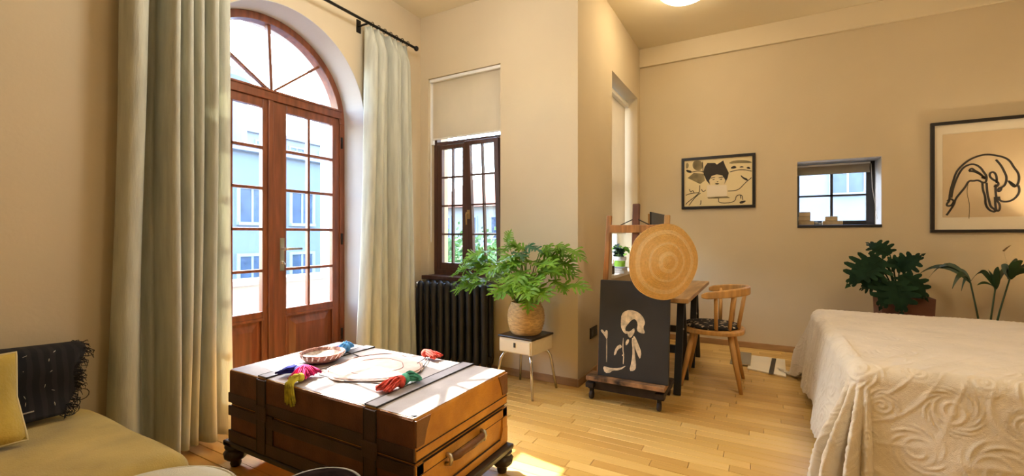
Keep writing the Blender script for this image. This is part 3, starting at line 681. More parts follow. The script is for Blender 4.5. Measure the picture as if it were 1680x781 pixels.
for z, h in ((seam+.028, .018), (seam-.03, .020), (.155, .018)):
    b = MB(); b.box(TX1-.006, TX1+.003, TY0+.004, TY1-.004, z-h, z+h); b.build('side_band', M_LEATHER, tr, bevel=.002)
    b = MB(); b.box(TX1-.006, TX1+.0042, TY0+.006, TY1-.006, z-h-.0012, z-h+.0012); b.build('stitch_line', M_SEAM, tr); b = MB(); b.box(TX1-.006, TX1+.0042, TY0+.006, TY1-.006, z+h-.0012, z+h+.0012); b.build('stitch_line', M_SEAM, tr)
b = MB(); b.box(TX1-.006, TX1+.003, TY0+.002, TY0+.045, TZ0+.01, seam-.008); b.build('side_band', M_LEATHER, tr, bevel=.002); b = MB(); b.box(TX1-.006, TX1+.003, TY1-.045, TY1-.002, TZ0+.01, seam-.008); b.build('side_band', M_LEATHER, tr, bevel=.002)
for (cy, s) in ((TY0, 1), (TY1, -1)):             # folded corner caps on the side
    for z0, z1 in ((TZ1-.012, TZ1-.11), (TZ0+.01, TZ0+.085)):
        b = MB(); b.prism([(cy+s*.002, z0), (cy+s*.085, z0), (cy+s*.06, (z0+z1)/2), (cy+s*.045, z1), (cy+s*.002, z1)], TX1-.004, TX1+.0055, 'x'); b.build('corner_cap', M_STRAP if z0 > .3 else M_LEATHER, tr, bevel=.0015)
# side handle
b = MB(); hp = []
for i in range(13):
    a = i/12; hp.append((TX1+.012+.030*math.sin(PI*a)**.6, 1.405+.235*a, .268+.002*i/12+.012*math.sin(PI*a)))
b.tube(hp, [.010, .014, .016, .013, .013, .014, .015, .014, .013, .013, .016, .014, .010], 10, flat=1.2); hd = b.build('handle', M_STRAP, tr, smooth=True)
for y in (1.40, 1.645):
    b = MB(); b.tube([(TX1, y, .285), (TX1+.022, y, .282), (TX1+.026, y, .268), (TX1+.020, y, .25), (TX1, y, .246)], .009, 8); b.build('handle_loop', M_NICKEL, hd, smooth=True)
# plinth runners and turned feet
b = MB()
for y in (TY0+.02, TY1-.02): b.box(TX0-.035, TX1+.035, y-.03, y+.03, .112, TZ0)
for x in (TX0+.0, TX1-.0): b.box(x-.034, x+.034, TY0-.01, TY1+.01, .108, .1349)
b.build('plinth', M_DARKWOOD, tr, bevel=.006)
fp = [(.012, 0), (.022, .004), (.026, .018), (.022, .030), (.040, .040), (.052, .055), (.055, .068), (.046, .082), (.030, .088), (.046, .094), (.050, .102), (.048, .112)]
b = MB(); b.lathe(fp, (0, 0, 0), 24, wob=lambda a, h: 1+(.06*math.cos(8*a) if .04 < h < .085 else 0)); fm = b.mesh('foot', M_DARKWOOD, smooth=True)
for x in (TX0+.01, TX1-.01):
    for y in (TY0+.03, TY1-.03): link_copy('foot', fm, tr, (x-(TX0+TX1)/2, y-(TY0+TY1)/2, 0))

# ---- bowl and tasselled mat on the trunk
ZT = TZ1+.0055
bw = thing('woven_bowl', 'shallow woven bowl with white stitched rim on the trunk', 'bowl', (-2.0, 1.53, ZT))
prof = [(.055, 0), (.085, .008), (.104, .030), (.112, .046)]; n = 48
b = MB(); b.lathe([(.001, .0)]+prof+[(.107, .048), (.098, .030), (.078, .013), (.05, .008), (.001, .007)], (-2.0, 1.53, ZT), n, wob=lambda a, h: 1+.012*math.sin(24*a)); b.build('bowl_body', pmat('brown_pink_weave', (.42, .20, .15), .85, .35, 60, bump=.4, bscale=140), bw, smooth=True)
b = MB(); b.lathe([(.001, .0075), (.05, .0085), (.077, .0135), (.097, .031), (.094, .0315), (.07, .0145), (.001, .0095)], (-2.0, 1.53, ZT), n); b.build('lining', pmat('pale_weave', (.62, .50, .40), .85, .3, 60, bump=.4, bscale=140), bw, smooth=True)
for i in range(22):
    a = 2*PI*i/22; b = MB(); r0, r1 = .100, .1125
    b.bar((-2.0+r0*math.cos(a), 1.53+r0*math.sin(a), ZT+.024), (-2.0+r1*math.cos(a+.09), 1.53+r1*math.sin(a+.09), ZT+.044), .006, .004); b.build('stitch', M_WHITEPOT, bw)
gm = thing('tasselled_mat', 'round pale pink mat with cords and bright tassels on trunk', 'mat', (-1.66, 1.58, ZT))
mc = (-1.665, 1.585, ZT)
def mwob(a, h): return 1+.05*math.sin(3*a+1)+.025*math.sin(7*a)
b = MB(); b.lathe([(.001, 0), (.225, .0), (.228, .002), (.225, .005), (.15, .0055+.001), (.08, .006), (.001, .0065)], mc, 64, wob=mwob); b.build('mat', pmat('pale_pink_felt', (.66, .50, .44), .9, .2, 14, second=(.55, .36, .30)), gm, smooth=True)
for k, r in enumerate((.215, .13)):
    b = MB(); b.tube([(mc[0]+r*mwob(a, 0)*math.cos(a), mc[1]+r*mwob(a, 0)*math.sin(a), ZT+.0065) for a in [2*PI*i/48 for i in range(48)]], .0025, 6, closed=True); b.build('braid', pmat('dusty_rose_yarn', (.52, .34, .29), .9, .3, 30), gm, smooth=True)
Z2 = ZT
def cord(pts):
    b = MB(); b.tube(pts, .0028, 6); b.build('cord', pmat('dark_cord', (.05, .04, .045), .9), gm, smooth=True)
cord([(-1.86, 1.52, Z2+.005), (-1.87, 1.42, Z2+.003), (-1.86, 1.33, Z2+.003)])
cord([(-1.86, 1.66, Z2+.005), (-1.95, 1.69, Z2+.003), (-2.02, 1.70, Z2+.003)])
cord([(-1.52, 1.72, Z2+.005), (-1.55, 1.80, Z2+.003), (-1.575, 1.86, Z2+.003)])
cord([(-1.36, 1.46, Z2+.003), (-1.42, 1.62, Z2+.003), (-1.52, 1.80, Z2+.003), (-1.57, 1.86, Z2+.003)])
cord([(-1.46, 1.52, Z2+.005), (-1.42, 1.48, Z2+.003), (-1.38, 1.45, Z2+.003)])
cord([(-1.80, 1.36, Z2+.003), (-1.62, 1.36, Z2+.003), (-1.42, 1.42, Z2+.003)])
def tassel(p, d, length, r, m, droop=None, seed=0, label=None):
    """head at p, strands fanning along d"""
    rr = random.Random(seed); p = Vector(p); d = Vector(d).normalized(); side = Vector((-d.y, d.x, 0)).normalized(); b = MB()
    b.ball(p+Vector((0, 0, r*.7)), r*.75, 10)
    for k in range(46):
        a = rr.uniform(-.9, .9); h = rr.uniform(.15, 1); L = length*rr.uniform(.8, 1.08)
        q = []
        for i in range(6):
            t = i/5; off = side*(math.sin(a)*r*1.5*t**.6)+Vector((0, 0, r*(.3+1.25*h*math.cos(a)*(math.sin(PI*(.30+.62*t))))))
            pt = p+d*(L*t)+off
            if droop is not None and pt.y < droop: ov = droop-pt.y; pt = Vector((pt.x, droop-.004-.016*h*(1-.3*t), min(pt.z, p.z+.012)-ov))
            q.append(pt)
        b.tube(q, .0036, 5)
    o = b.build('tassel', m, gm, smooth=True)
    if label: o['label'] = label
    return o
Y_ = yarn
tassel((-1.86, 1.325, Z2), (.35, -.5, 0), .085, .034, Y_('magenta_yarn', (.68, .015, .17)), seed=1, label='magenta tassel')
tassel((-1.875, 1.325, Z2), (.95, .1, 0), .08, .034, Y_('magenta_yarn', (.68, .015, .17)), seed=2)
tassel((-1.885, 1.312, Z2), (-.9, -.25, 0), .09, .031, Y_('royal_blue_yarn', (.012, .02, .30)), seed=3, label='royal blue tassel')
tassel((-1.80, 1.262, Z2), (.12, -1, 0), .14, .026, Y_('yellow_yarn', (.62, .52, .03)), droop=TY0-.006, seed=4, label='yellow tassel hanging over the edge')
tassel((-2.04, 1.71, Z2), (-.5, .5, 0), .08, .034, Y_('sky_blue_yarn', (.10, .38, .75)), seed=5, label='sky blue tassel')
tassel((-2.03, 1.705, Z2), (.2, -.8, 0), .07, .034, Y_('sky_blue_yarn', (.10, .38, .75)), seed=6)
tassel((-2.06, 1.715, Z2), (-.9, -.3, 0), .06, .020, Y_('violet_yarn', (.42, .25, .60)), seed=16)
tassel((-1.37, 1.47, Z2), (.2, .6, 0), .065, .033, Y_('mint_yarn', (.10, .50, .36)), seed=7, label='mint green tassel')
tassel((-1.375, 1.465, Z2), (-.8, .1, 0), .05, .024, Y_('mint_yarn', (.10, .50, .36)), seed=8)
tassel((-1.365, 1.435, Z2), (-.05, -.9, 0), .10, .033, Y_('coral_red_yarn', (.80, .09, .06)), seed=9, label='coral red tassel')
tassel((-1.35, 1.425, Z2), (-.7, -.8, 0), .10, .022, Y_('coral_red_yarn', (.80, .09, .06)), seed=10)
tassel((-1.575, 1.845, Z2), (.9, -.05, 0), .09, .030, Y_('scarlet_yarn', (.75, .08, .05)), seed=11, label='scarlet tassel')

# ================================================================== STOOL AND PLANT
SX, SY, SR = -1.53, 2.925, math.radians(-6)
st = thing('stool', 'cream stool with black top and chrome legs under the plant', 'stool', (SX, SY, 0), SR)
b = MB(); b.box(-.15, .15, -.15, .15, .405, .42); b.build('top', M_BLACKTOP, st, bevel=.004, world=False)
b = MB(); b.box(-.142, .142, -.142, .142, .30, .405); b.build('box', M_CREAM, st, bevel=.006, world=False)
b = MB(); b.box(-.13, .13, -.148, -.142, .308, .396); dr = b.build('drawer', M_CREAM, st, bevel=.003, world=False)
b = MB(); b.box(-.007, .007, -.153, -.148, .345, .378); b.build('key_plate', M_BLACKPL, dr, world=False)
for sx in (-1, 1):
    for sy in (-1, 1):
        b = MB(); b.tube([(sx*.085, sy*.085, .299), (sx*.115, sy*.115, .285), (sx*.132, sy*.132, .25), (sx*.142, sy*.142, .18), (sx*.165, sy*.165, 0.0)], [.011]*4+[.009], 10); b.build('leg', M_CHROME, st, smooth=True, world=False)

def lobed_leaf(L, W, n, web, lobe_w, fwd, droop, curl, heart=0.0, mat=None, ruff=0.0):
    """leaf along +Y from the origin, lobes to both sides; returns mesh"""
    b = MB()
    def env(t): return W*(math.sin(PI*min(1, (t*.93+.10)))**.75)
    def pos(x, y): return (x, y, -droop*(y/L)**2*L+curl*abs(x)-.6*curl*(abs(x)**2)/W+ruff*math.sin(y*60)*abs(x))
    for s in (-1, 1):
        for i in range(n):                         # web beside the midrib
            t0, t1 = i/n, (i+1)/n
            v = [pos(0, t0*L), pos(0, t1*L), pos(s*web*env(t1), t1*L), pos(s*web*env(t0), t0*L)]
            b.add(v, [(0,1,2,3) if s < 0 else (3,2,1,0)])
            c = (i+.5)/n; hw = lobe_w/n/2; e = env(c); f = fwd*e; back = heart*e*(1-c)**3
            P = []
            for k, (rx, wd) in enumerate(((web*.7, 1.0), (.62, 1.02), (.9, .72), (1.0, .12))):
                yc_ = c*L+f*(rx-web)-back*(rx-web)
                P.append((pos(s*rx*e, yc_-hw*wd*L), pos(s*rx*e, yc_+hw*wd*L)))
            for (a0, a1), (c0, c1) in zip(P, P[1:]): b.add([a0, c0, c1, a1], [(0,1,2,3) if s > 0 else (3,2,1,0)])
    for s in (-1, 1): b.add([pos(0, .97*L), pos(s*.12*W, L*1.0), pos(0, 1.12*L)], [(0,1,2) if s < 0 else (2,1,0)])
    b.tube([pos(0, t*L) for t in (0, .3, .6, 1.0)], [L*.016, L*.012, L*.009, L*.004], 5)
    return b.mesh('leaf', mat, smooth=False, fix=False)
def orient(fwd, up):                               # rotation taking +Y to fwd and +Z near up
    f = Vector(fwd).normalized(); u = Vector(up); r = f.cross(u).normalized(); u = r.cross(f)
    return Matrix((r, f, u)).transposed().to_euler()
def place_leaves(t, base, specs, meshes, stem_m, stem_r, rr, up=(0, 0, 1)):
    """specs: (tip-of-petiole offset, leaf direction, scale, mesh index)"""
    for (off, d, sc, mi) in specs:
        off = Vector(off); p0 = Vector(base)+Vector((off.x*.12, off.y*.12, 0)); p1 = Vector(base)+off
        mid = (p0+p1)/2+Vector((-off.x*.12, -off.y*.12, .18*off.length))
        b = MB(); b.tube([p0, p0*.45+mid*.5+p1*.05, mid*.6+p0*.1+p1*.3, p1], [stem_r*1.3, stem_r, stem_r*.9, stem_r*.7], 6); b.build('stem', stem_m, t, smooth=True)
        o = link_copy('leaf', meshes[mi], t, TM(t).inverted() @ p1, (0,0,0), (sc,)*3)
        o.rotation_euler = (TM(t).inverted().to_3x3() @ orient(d, (up[0]+rr.uniform(-.25, .25), up[1]+rr.uniform(-.25, .25), up[2])).to_matrix()).to_euler()
pl = thing('potted_plant', 'leafy green lobed plant in straw basket on the stool', 'plant', (SX, SY, .4205))
bz = .4205
pb = [(.098, 0), (.116, .02), (.134, .075), (.139, .13), (.132, .18), (.116, .215), (.109, .235)]
rings = []
for i in range(34):
    t = i/33*(len(pb)-1); k = min(int(t), len(pb)-2); f = t-k; rings.append((pb[k][0]*(1-f)+pb[k+1][0]*f+.0022*(1 if i % 2 else -1), pb[k][1]*(1-f)+pb[k+1][1]*f))
b = MB(); b.lathe([(.001, .002)]+rings+[(.100, .236), (.10, .20), (.001, .198)], (SX, SY, bz), 40); b.build('basket', M_BASKET, pl, smooth=True)
b = MB(); b.lathe([(.001, .205), (.099, .202)], (SX, SY, bz), 20); b.build('soil', M_SOIL, pl)
PLM = [lobed_leaf(.21, .095, 9, .27, .74, .62, .30, .18, .7, M_LEAF, .3), lobed_leaf(.18, .085, 8, .30, .76, .55, .18, .25, .6, M_LEAF, .3), lobed_leaf(.15, .07, 6, .30, .75, .6, .42, .1, .5, M_LEAF2, .3)]
rr = random.Random(21); sp = []
base = (SX, SY, bz+.20)
def W(px, py, dy=0): return at(px, py, 'y', SY+dy)-Vector(base)       # spots around the crown in the plant's own depth
crown = [(800,430,-.05),(795,450,.02),(815,420,.03),(820,445,-.10),(830,405,.05),(838,430,-.08),(845,455,-.13),(860,418,.0),(858,440,-.12),(875,455,-.15),(872,425,.06),(885,410,.03),(890,440,-.06),
         (900,425,.05),(905,455,-.04),(895,400,.0),(910,410,.06),(830,425,.10),(850,400,.08),(880,470,-.14),(815,440,.12),(905,440,.12),(868,405,.14),(842,470,-.12),(862,462,-.16),(852,428,-.05),(878,430,.0),(835,450,.04),(865,450,-.05),(888,428,-.1)]
crown += [(x+rr.uniform(-14, 14), y+rr.uniform(-12, 16), d_+rr.uniform(-.05, .03)) for x, y, d_ in crown if rr.random() < .6]
for px_, py_, dy in crown:
    v = W(px_, py_, dy); v.z = max(.08, v.z-.02); 
    if v.x < -.18: v.y = min(v.y, -.10)
    h = Vector((v.x, v.y+rr.uniform(-.03, .03), 0)); hl = max(.05, h.length)
    d = Vector((h.x/hl, h.y/hl-.25, rr.uniform(-.25, .35)))
    sc = rr.uniform(.75, 1.1)
    if SY+v.y+.22*sc*d.y/d.length > 3.13: d.y = -abs(d.y)*.4; v.y = min(v.y, .10)
    sp.append((v, d, sc, rr.choice((0, 0, 1, 1))))
sp += [(W(850, 415, -.10), Vector((.5, -.6, .1)), 1.0, 2), (W(862, 405, -.06), Vector((.8, -.3, .1)), .9, 2), (W(832, 398, 0), Vector((.3, -.1, .9)), .55, 1), (W(868, 475, -.15), Vector((.2, -.5, -.8)), .9, 1)]
place_leaves(pl, base, sp, PLM, M_STEMG, .0035, rr, (.1, -.35, .9))

# ================================================================== ALCOVE: socket, easel, painting, hat
so = thing('wall_socket', 'black double wall socket low on the alcove wall', 'socket', (XD, 3.52, .352))
b = MB(); b.box(XD, XD+.008, 3.435, 3.605, .308, .396); b.build('plate', M_BLACKPL, so, bevel=.003)
for y in (3.478, 3.562):
    b = MB(); b.lathe([(.026, .008), (.026, .012), (.021, .012), (.020, .009), (.0001, .009)], (XD, y, .352), 20, 'x'); b.build('outlet', pmat('grey_plastic', (.10, .10, .10), .4), so)

ez = thing('easel', 'wooden studio easel on casters holding the black canvas', 'easel', (-.80, 3.08, 0))
lean = .10                                         # metres of lean per metre of height
def EY(z): return 3.0+lean*(z-.18)
def post(name, x, z0, z1, w, m, dy=.045, xb=None):
    b = MB(); xb = x if xb is None else xb
    b.bar((xb, EY(z0)+dy, z0), (x, EY(z1)+dy, z1), w, .03, (0, 1, 0)); return b.build(name, m, ez, bevel=.006)
post('upright', -.965, .13, 1.292, .036, M_EASEL, xb=-1.005)
post('upright', -.562, .13, 1.288, .036, M_PINE, xb=-.585)
post('mast', -.772, .16, 1.372, .050, M_EASELD, dy=.04)
b = MB(); b.bar((-.955, EY(1.20)+.02, 1.195), (-.575, EY(1.20)+.02, 1.195), .026, .055); b.build('crossbar', M_EASEL, ez, bevel=.004)
b = MB(); b.bar((-.99, EY(.5)+.06, .5), (-.57, EY(.5)+.06, .5), .026, .05); b.build('crossbar', M_EASELD, ez, bevel=.004)
for s in (-1, 1): b = MB(); b.tube([(-.772+s*.02, EY(1.27)+.02, 1.26), (-.772+s*.10, EY(1.22)+.01, 1.222)], .004, 6); b.build('brace_rod', M_IRON, ez)
b = MB(); b.box(-1.06, -.535, 2.915, 3.055, .152, .182); b.build('canvas_ledge', M_LEDGE, ez, bevel=.004)
for y in (3.03, 3.30): b = MB(); b.box(-1.075, -.555, y-.03, y+.03, .065, .13); b.build('base_beam', M_EASELBASE, ez, bevel=.006)
for x in (-1.05, -.58): b = MB(); b.box(x-.03, x+.03, 2.96, 3.36, .085, .12); b.build('base_runner', M_EASELBASE, ez, bevel=.006)
for x in (-1.045, -.585):
    for y in (3.0, 3.33):
        b = MB(); b.box(x-.012, x+.012, y-.016, y+.016, .05, .085); cf = b.build('caster', M_IRON, ez, bevel=.003)
        b = MB(); b.lathe([(.0001, -.012), (.026, -.012), (.030, -.006), (.030, .006), (.026, .012), (.0001, .012)], (x, y-.005, .030), 18, 'x'); b.build('wheel', M_EASELBASE, cf, smooth=False)
# black canvas
cx0, cx1, cz0, cz1 = -.992, -.522, .183, .835
cv = thing('canvas', 'black painted canvas with pale abstract figure on the easel', 'painting', ((cx0+cx1)/2, 2.985, cz0))
def CP(x, z, d=0): return (x, 2.965+lean*(z-.18)+d, z)
b = MB(); b.add([CP(cx0,cz0), CP(cx1,cz0), CP(cx1,cz1), CP(cx0,cz1), CP(cx0,cz0,.03), CP(cx1,cz0,.03), CP(cx1,cz1,.03), CP(cx0,cz1,.03)], [(0,1,2,3),(7,6,5,4),(0,4,5,1),(1,5,6,2),(2,6,7,3),(3,7,4,0)])
b.build('stretched_canvas', M_CANVAS, cv, bevel=.003)
def canvas_pt(zx, zy):
    p = at(960+zx*.2817, 470+zy*.2817, 'y', 2.975)
    for _ in range(3): p = at(960+zx*.2817, 470+zy*.2817, 'y', 2.965+lean*(p.z-.18))
    return p
def smooth_poly(P, it=2, closed=True):
    for _ in range(it):
        Q = []; n = len(P)
        for i in range(n if closed else n-1):
            a, c = P[i], P[(i+1) % n]; Q += [(.75*a[0]+.25*c[0], .75*a[1]+.25*c[1]), (.25*a[0]+.75*c[0], .25*a[1]+.75*c[1])]
        if not closed: Q = [P[0]]+Q+[P[-1]]
        P = Q
    return P
def stroke(poly, m, h=.0015):
    b = MB(); P = [canvas_pt(*p) for p in smooth_poly(poly, 1)]; n = len(P)
    b.add([p+Vector((0, -h*.2, 0)) for p in P]+[p+Vector((0, -h, 0)) for p in P], [tuple(range(n)), tuple(range(2*n-1, n-1, -1))]+[(i, (i+1)%n, n+(i+1)%n, n+i) for i in range(n)])
    b.build('paint_stroke', m, cv)
for P in ([(208,210),(212,160),(240,138),(280,138),(318,155),(342,185),(350,215),(337,240),(352,275),(320,272),(300,255),(308,215),(292,188),(268,196),(238,236),(252,275),(230,275),(210,245)],
          [(245,262),(262,262),(285,240),(290,262),(275,290),(262,300),(250,290)],
          [(278,290),(290,290),(312,340),(329,385),(320,427),(306,398),(286,345)], [(270,300),(284,300),(290,400),(298,470),(286,492),(256,492),(270,440),(277,380)],
          [(165,398),(180,352),(206,335),(216,356),(190,366),(176,402)], [(88,255),(100,248),(114,268),(124,250),(133,265),(128,312),(112,284)],
          [(103,465),(128,468),(150,476),(200,476),(245,458),(205,488),(155,490),(150,502),(114,504)], [(236,322),(248,305),(258,312),(250,335),(236,345)],
          [(124,300),(128,300),(127,440),(123,440)], [(220,300),(224,300),(222,365),(228,400),(224,452),(219,452),(222,400),(217,365)], [(214,398),(226,392),(228,402),(216,406)]):
    stroke(P, M_PAINT)
stroke([(252,215),(285,196),(280,236),(258,256),(236,262),(234,240)], M_CANVAS, .0022)

# straw hat hung on the easel
hat = thing('straw_hat', 'wide round golden straw hat hung on the easel post', 'hat', (-.553, 2.975, .978))
hat.rotation_euler = (0, 0, math.radians(40))
R = .244; prof = []
for i in range(58):
    t = i/57; r = R*t; prof.append((max(r, 1e-4), -(.085*(1-t)**1.1)-.0018*(1 if i % 2 else -1)))
def hp(lo, hi, m, name):
    b = MB(); b.lathe([(r, h) for r, h in prof[lo:hi+1]]+[(max(r, 1e-4), h+.006) for r, h in prof[lo:hi+1]][::-1], (0, 0, 0), 64, 'y', wob=lambda a, h: 1+.02*math.sin(2*a+.5)+.012*math.sin(5*a)); b.build(name, m, hat, smooth=False, world=False)
for k, (lo, hi) in enumerate(((0, 10), (10, 16), (16, 26), (26, 31), (31, 43), (43, 48), (48, 57))): hp(lo, hi, M_STRAWHAT if k % 2 == 0 else M_STRAWHAT2, 'crown' if k == 0 else 'woven_ring')

# ================================================================== DESK, BOARD, DESK THINGS
DX0, DX1, DY0, DY1, DZ1 = -.97, -.43, 3.42, 4.52, .72
dk = thing('desk', 'oak topped desk on black trestles behind the easel', 'desk', (-.8, 3.9, 0))
b = MB(); b.box(DX0, DX1, 3.17, DY1, DZ1-.03, DZ1); b.build('desktop', M_DESKTOP, dk, bevel=.004)
for ty in (3.55, 4.30):
    tg = sub('trestle', dk); b = MB(); b.box(DX0+.04, DX1-.06, ty-.03, ty+.03, DZ1-.085, DZ1-.031); b.build('trestle_beam', M_TRESTLE, tg, bevel=.004)
    for x in (DX0+.10, DX1-.10):
        for s in (-1, 1):
            b = MB(); b.bar((x, ty+s*.02, DZ1-.05), (x+(.0), ty+s*.20, 0.004), .05, .024, (0, 1, 0)); b.build('leg', M_TRESTLE, tg, bevel=.003)
    b = MB()
    for s in (-1, 1): pass
    b.box(DX0+.10, DX1-.10, ty-.118, ty-.098, .28, .34); b.build('stretcher', M_TRESTLE, tg, bevel=.003)
    for s in (-1, 1): b = MB(); b.lathe([(.008, 0), (.008, .006), (.0001, .007)], (DX1-.075, ty+s*.09, .46), 10, 'x'); b.build('bolt', M_NICKEL, tg)
bd = thing('canvas_board', 'plain black board standing upright on the desk behind the hat', 'board', (-.80, 4.05, DZ1))
b = MB(); b.box(-.815, -.80, 3.78, 4.36, DZ1+.001, 1.345); b.build('panel', M_BLACKPL, bd, bevel=.003)
b = MB(); b.box(-.835, -.815, 3.80, 3.84, DZ1+.001, 1.33); b.build('batten', M_PINE, bd, bevel=.003)
b = MB(); b.box(-.835, -.815, 4.30, 4.34, DZ1+.001, 1.33); b.build('batten', M_PINE, bd, bevel=.003)
for s in (3.86, 4.28): b = MB(); b.box(-.93, -.72, s-.01, s+.01, DZ1, DZ1+.03); b.build('support_foot', M_BLACKPL, bd)
jar = thing('brush_jar', 'small dark jar of brushes on the alcove window sill', 'jar', (-1.25, 4.13, .7805))
jx, jy, jz = -1.25, 4.13, .7805
b = MB(); b.lathe([(.032, .001), (.035, .01), (.035, .075), (.038, .08), (.034, .08), (.031, .012), (.001, .01)], (jx, jy, jz), 20); b.build('jar_body', pmat('brown_glass', (.06, .03, .02), .15), jar, smooth=True)
for k in range(6):
    a = k*1.05; b = MB(); b.tube([(jx+.012*math.cos(a), jy+.012*math.sin(a), jz+.013), (jx+.034*math.cos(a), jy+.034*math.sin(a), jz+.13+.01*k)], [.003, .004], 6); b.build('brush', M_PINE if k % 2 else M_WHITEPAINT, jar)
def book(label, x, y, z, w, d, h, rz, cover, group=None):
    t = thing('book', label, 'book', (x, y, z), rz, group)
    b = MB(); b.box(-w/2+.002, w/2-.002, -d/2+.002, d/2-.004, .003, h-.003); b.build('pages', M_WHITEPOT, t, world=False)
    b = MB(); b.box(-w/2, w/2, -d/2, d/2, .0005, .003); b.build('cover', cover, t, world=False)
    b = MB(); b.box(-w/2, w/2, -d/2, d/2, h-.003, h); b.build('cover', cover, t, world=False)
    b = MB(); b.box(-w/2, w/2, d/2-.003, d/2, .003, h-.003); b.build('spine', cover, t, world=False)
book('white paperback lying on the alcove window sill', -1.24, 4.34, .7805, .15, .21, .03, .1, pmat('white_cover', (.75, .73, .68), .5))
book('dark book lying on the white paperback', -1.24, 4.34, .7805+.0305, .13, .19, .022, .0, pmat('dark_cover', (.06, .055, .05), .5))
gp = thing('potted_plant', 'small bushy plant in lime green pot on the alcove sill', 'plant', (XD-.085, 4.60, .78))
gx, gy, gz = XD-.085, 4.60, .7805
b = MB(); b.lathe([(.05, 0), (.054, .02), (.062, .12), (.066, .13), (.060, .13), (.056, .11), (.001, .105)], (gx, gy, gz), 24); b.build('pot', M_GREENPOT, gp, smooth=True)
b = MB(); b.lathe([(.064, .105), (.068, .108), (.070, .145), (.066, .147), (.064, .13)], (gx, gy, gz), 24); b.build('pot_rim', M_WHITEPOT, gp, smooth=True)
rr = random.Random(5)
SMM = [lobed_leaf(.09, .035, 4, .6, 1.0, .3, .5, .2, .2, M_DLEAF), lobed_leaf(.075, .03, 4, .6, 1.0, .3, .3, .2, .2, M_LEAF)]
place_leaves(gp, (gx, gy, gz+.105), [((rr.uniform(-.06, .08), rr.uniform(-.11, .11), rr.uniform(.06, .15)), (rr.uniform(-.6, 1), rr.uniform(-1, 1), rr.uniform(-.5, .5)), rr.uniform(.8, 1.2), rr.choice((0, 0, 1))) for _ in range(26)], SMM, M_STEMG, .002, rr)

# ================================================================== CHAIR
ch = thing('chair', 'pale ash barrel-back chair with patterned cushion at the desk', 'chair', (-.335, 3.80, 0))
SZ = .44                                            # local: chair faces -X
b = MB(); out = []
for i in range(40):
    a = 2*PI*i/40; out.append((.225*math.copysign(abs(math.cos(a))**.8, math.cos(a)), .225*math.copysign(abs(math.sin(a))**.8, math.sin(a))))
b.prism(out, SZ-.035, SZ, 'z'); b.build('seat', M_CHAIRW, ch, bevel=.010, world=False, smooth=False)
b = MB(); b.lathe([(.001, SZ+.001), (.195, SZ+.001), (.203, SZ+.01), (.195, SZ+.022), (.15, SZ+.027), (.001, SZ+.028)], (-.008, 0, 0), 32)
def zig():
    m = bpy.data.materials.new('black_cream_pattern'); m.use_nodes = True; N = m.node_tree.nodes; L = m.node_tree.links; bs = N['Principled BSDF']
    tc = N.new('ShaderNodeTexCoord'); v = N.new('ShaderNodeTexVoronoi'); v.inputs['Scale'].default_value = 26; v.distance = 'MANHATTAN'
    rp = N.new('ShaderNodeValToRGB'); rp.color_ramp.interpolation = 'CONSTANT'; rp.color_ramp.elements[0].color = (.55, .45, .32, 1); rp.color_ramp.elements[1].position = .42; rp.color_ramp.elements[1].color = (.012, .011, .012, 1)
    L.new(tc.outputs['Object'], v.inputs['Vector']); L.new(v.outputs['Distance'], rp.inputs[0]); L.new(rp.outputs[0], bs.inputs['Base Color']); bs.inputs['Roughness'].default_value = .9; return m
b.build('cushion', zig(), ch, smooth=True, world=False)
for sx in (-1, 1):
    for sy in (-1, 1):
        b = MB(); b.tube([(sx*.13, sy*.13, SZ-.036), (sx*.16, sy*.16, SZ*.55), (sx*.205, sy*.205, 0)], [.020, .0205, .0125], 12); b.build('leg', M_CHAIRW, ch, smooth=True, world=False)
b = MB(); P = []; RZ = .735
for i in range(25):
    a = math.radians(-100+200*i/24); P.append((.255*math.cos(a)-.01, .26*math.sin(a), RZ-.035*(abs(i-12)/12)**2))
nP = len(P); v = []; 
for i, p in enumerate(P):
    a = math.radians(-100+200*i/24); e = min(1, min(i, nP-1-i)/2+.55); wdt, hgt = .020, .030*e+.012*math.cos(a/1.3)
    ca, sa = math.cos(a), math.sin(a)
    for (dw, dh) in ((-1,-1),(1,-1),(1,1),(-1,1)): v.append((p[0]+ca*wdt*dw*.8, p[1]+sa*wdt*dw*.8, p[2]+hgt*dh*.75))
b.add(v, [(i*4+k, i*4+(k+1)%4, (i+1)*4+(k+1)%4, (i+1)*4+k) for i in range(nP-1) for k in range(4)]+[(3,2,1,0), tuple((nP-1)*4+k for k in range(4))])
b.build('back_rail', M_CHAIRW, ch, bevel=.009, seg=3, world=False)
for a in (-78, -48, -18, 18, 48, 78):
    t = math.radians(a); b = MB(); b.tube([(.185*math.cos(t), .19*math.sin(t), SZ-.01), (.245*math.cos(t)-.01, .25*math.sin(t), RZ-.02)], [.011, .0105], 10, flat=1.3); b.build('spindle', M_CHAIRW, ch, smooth=True, world=False)

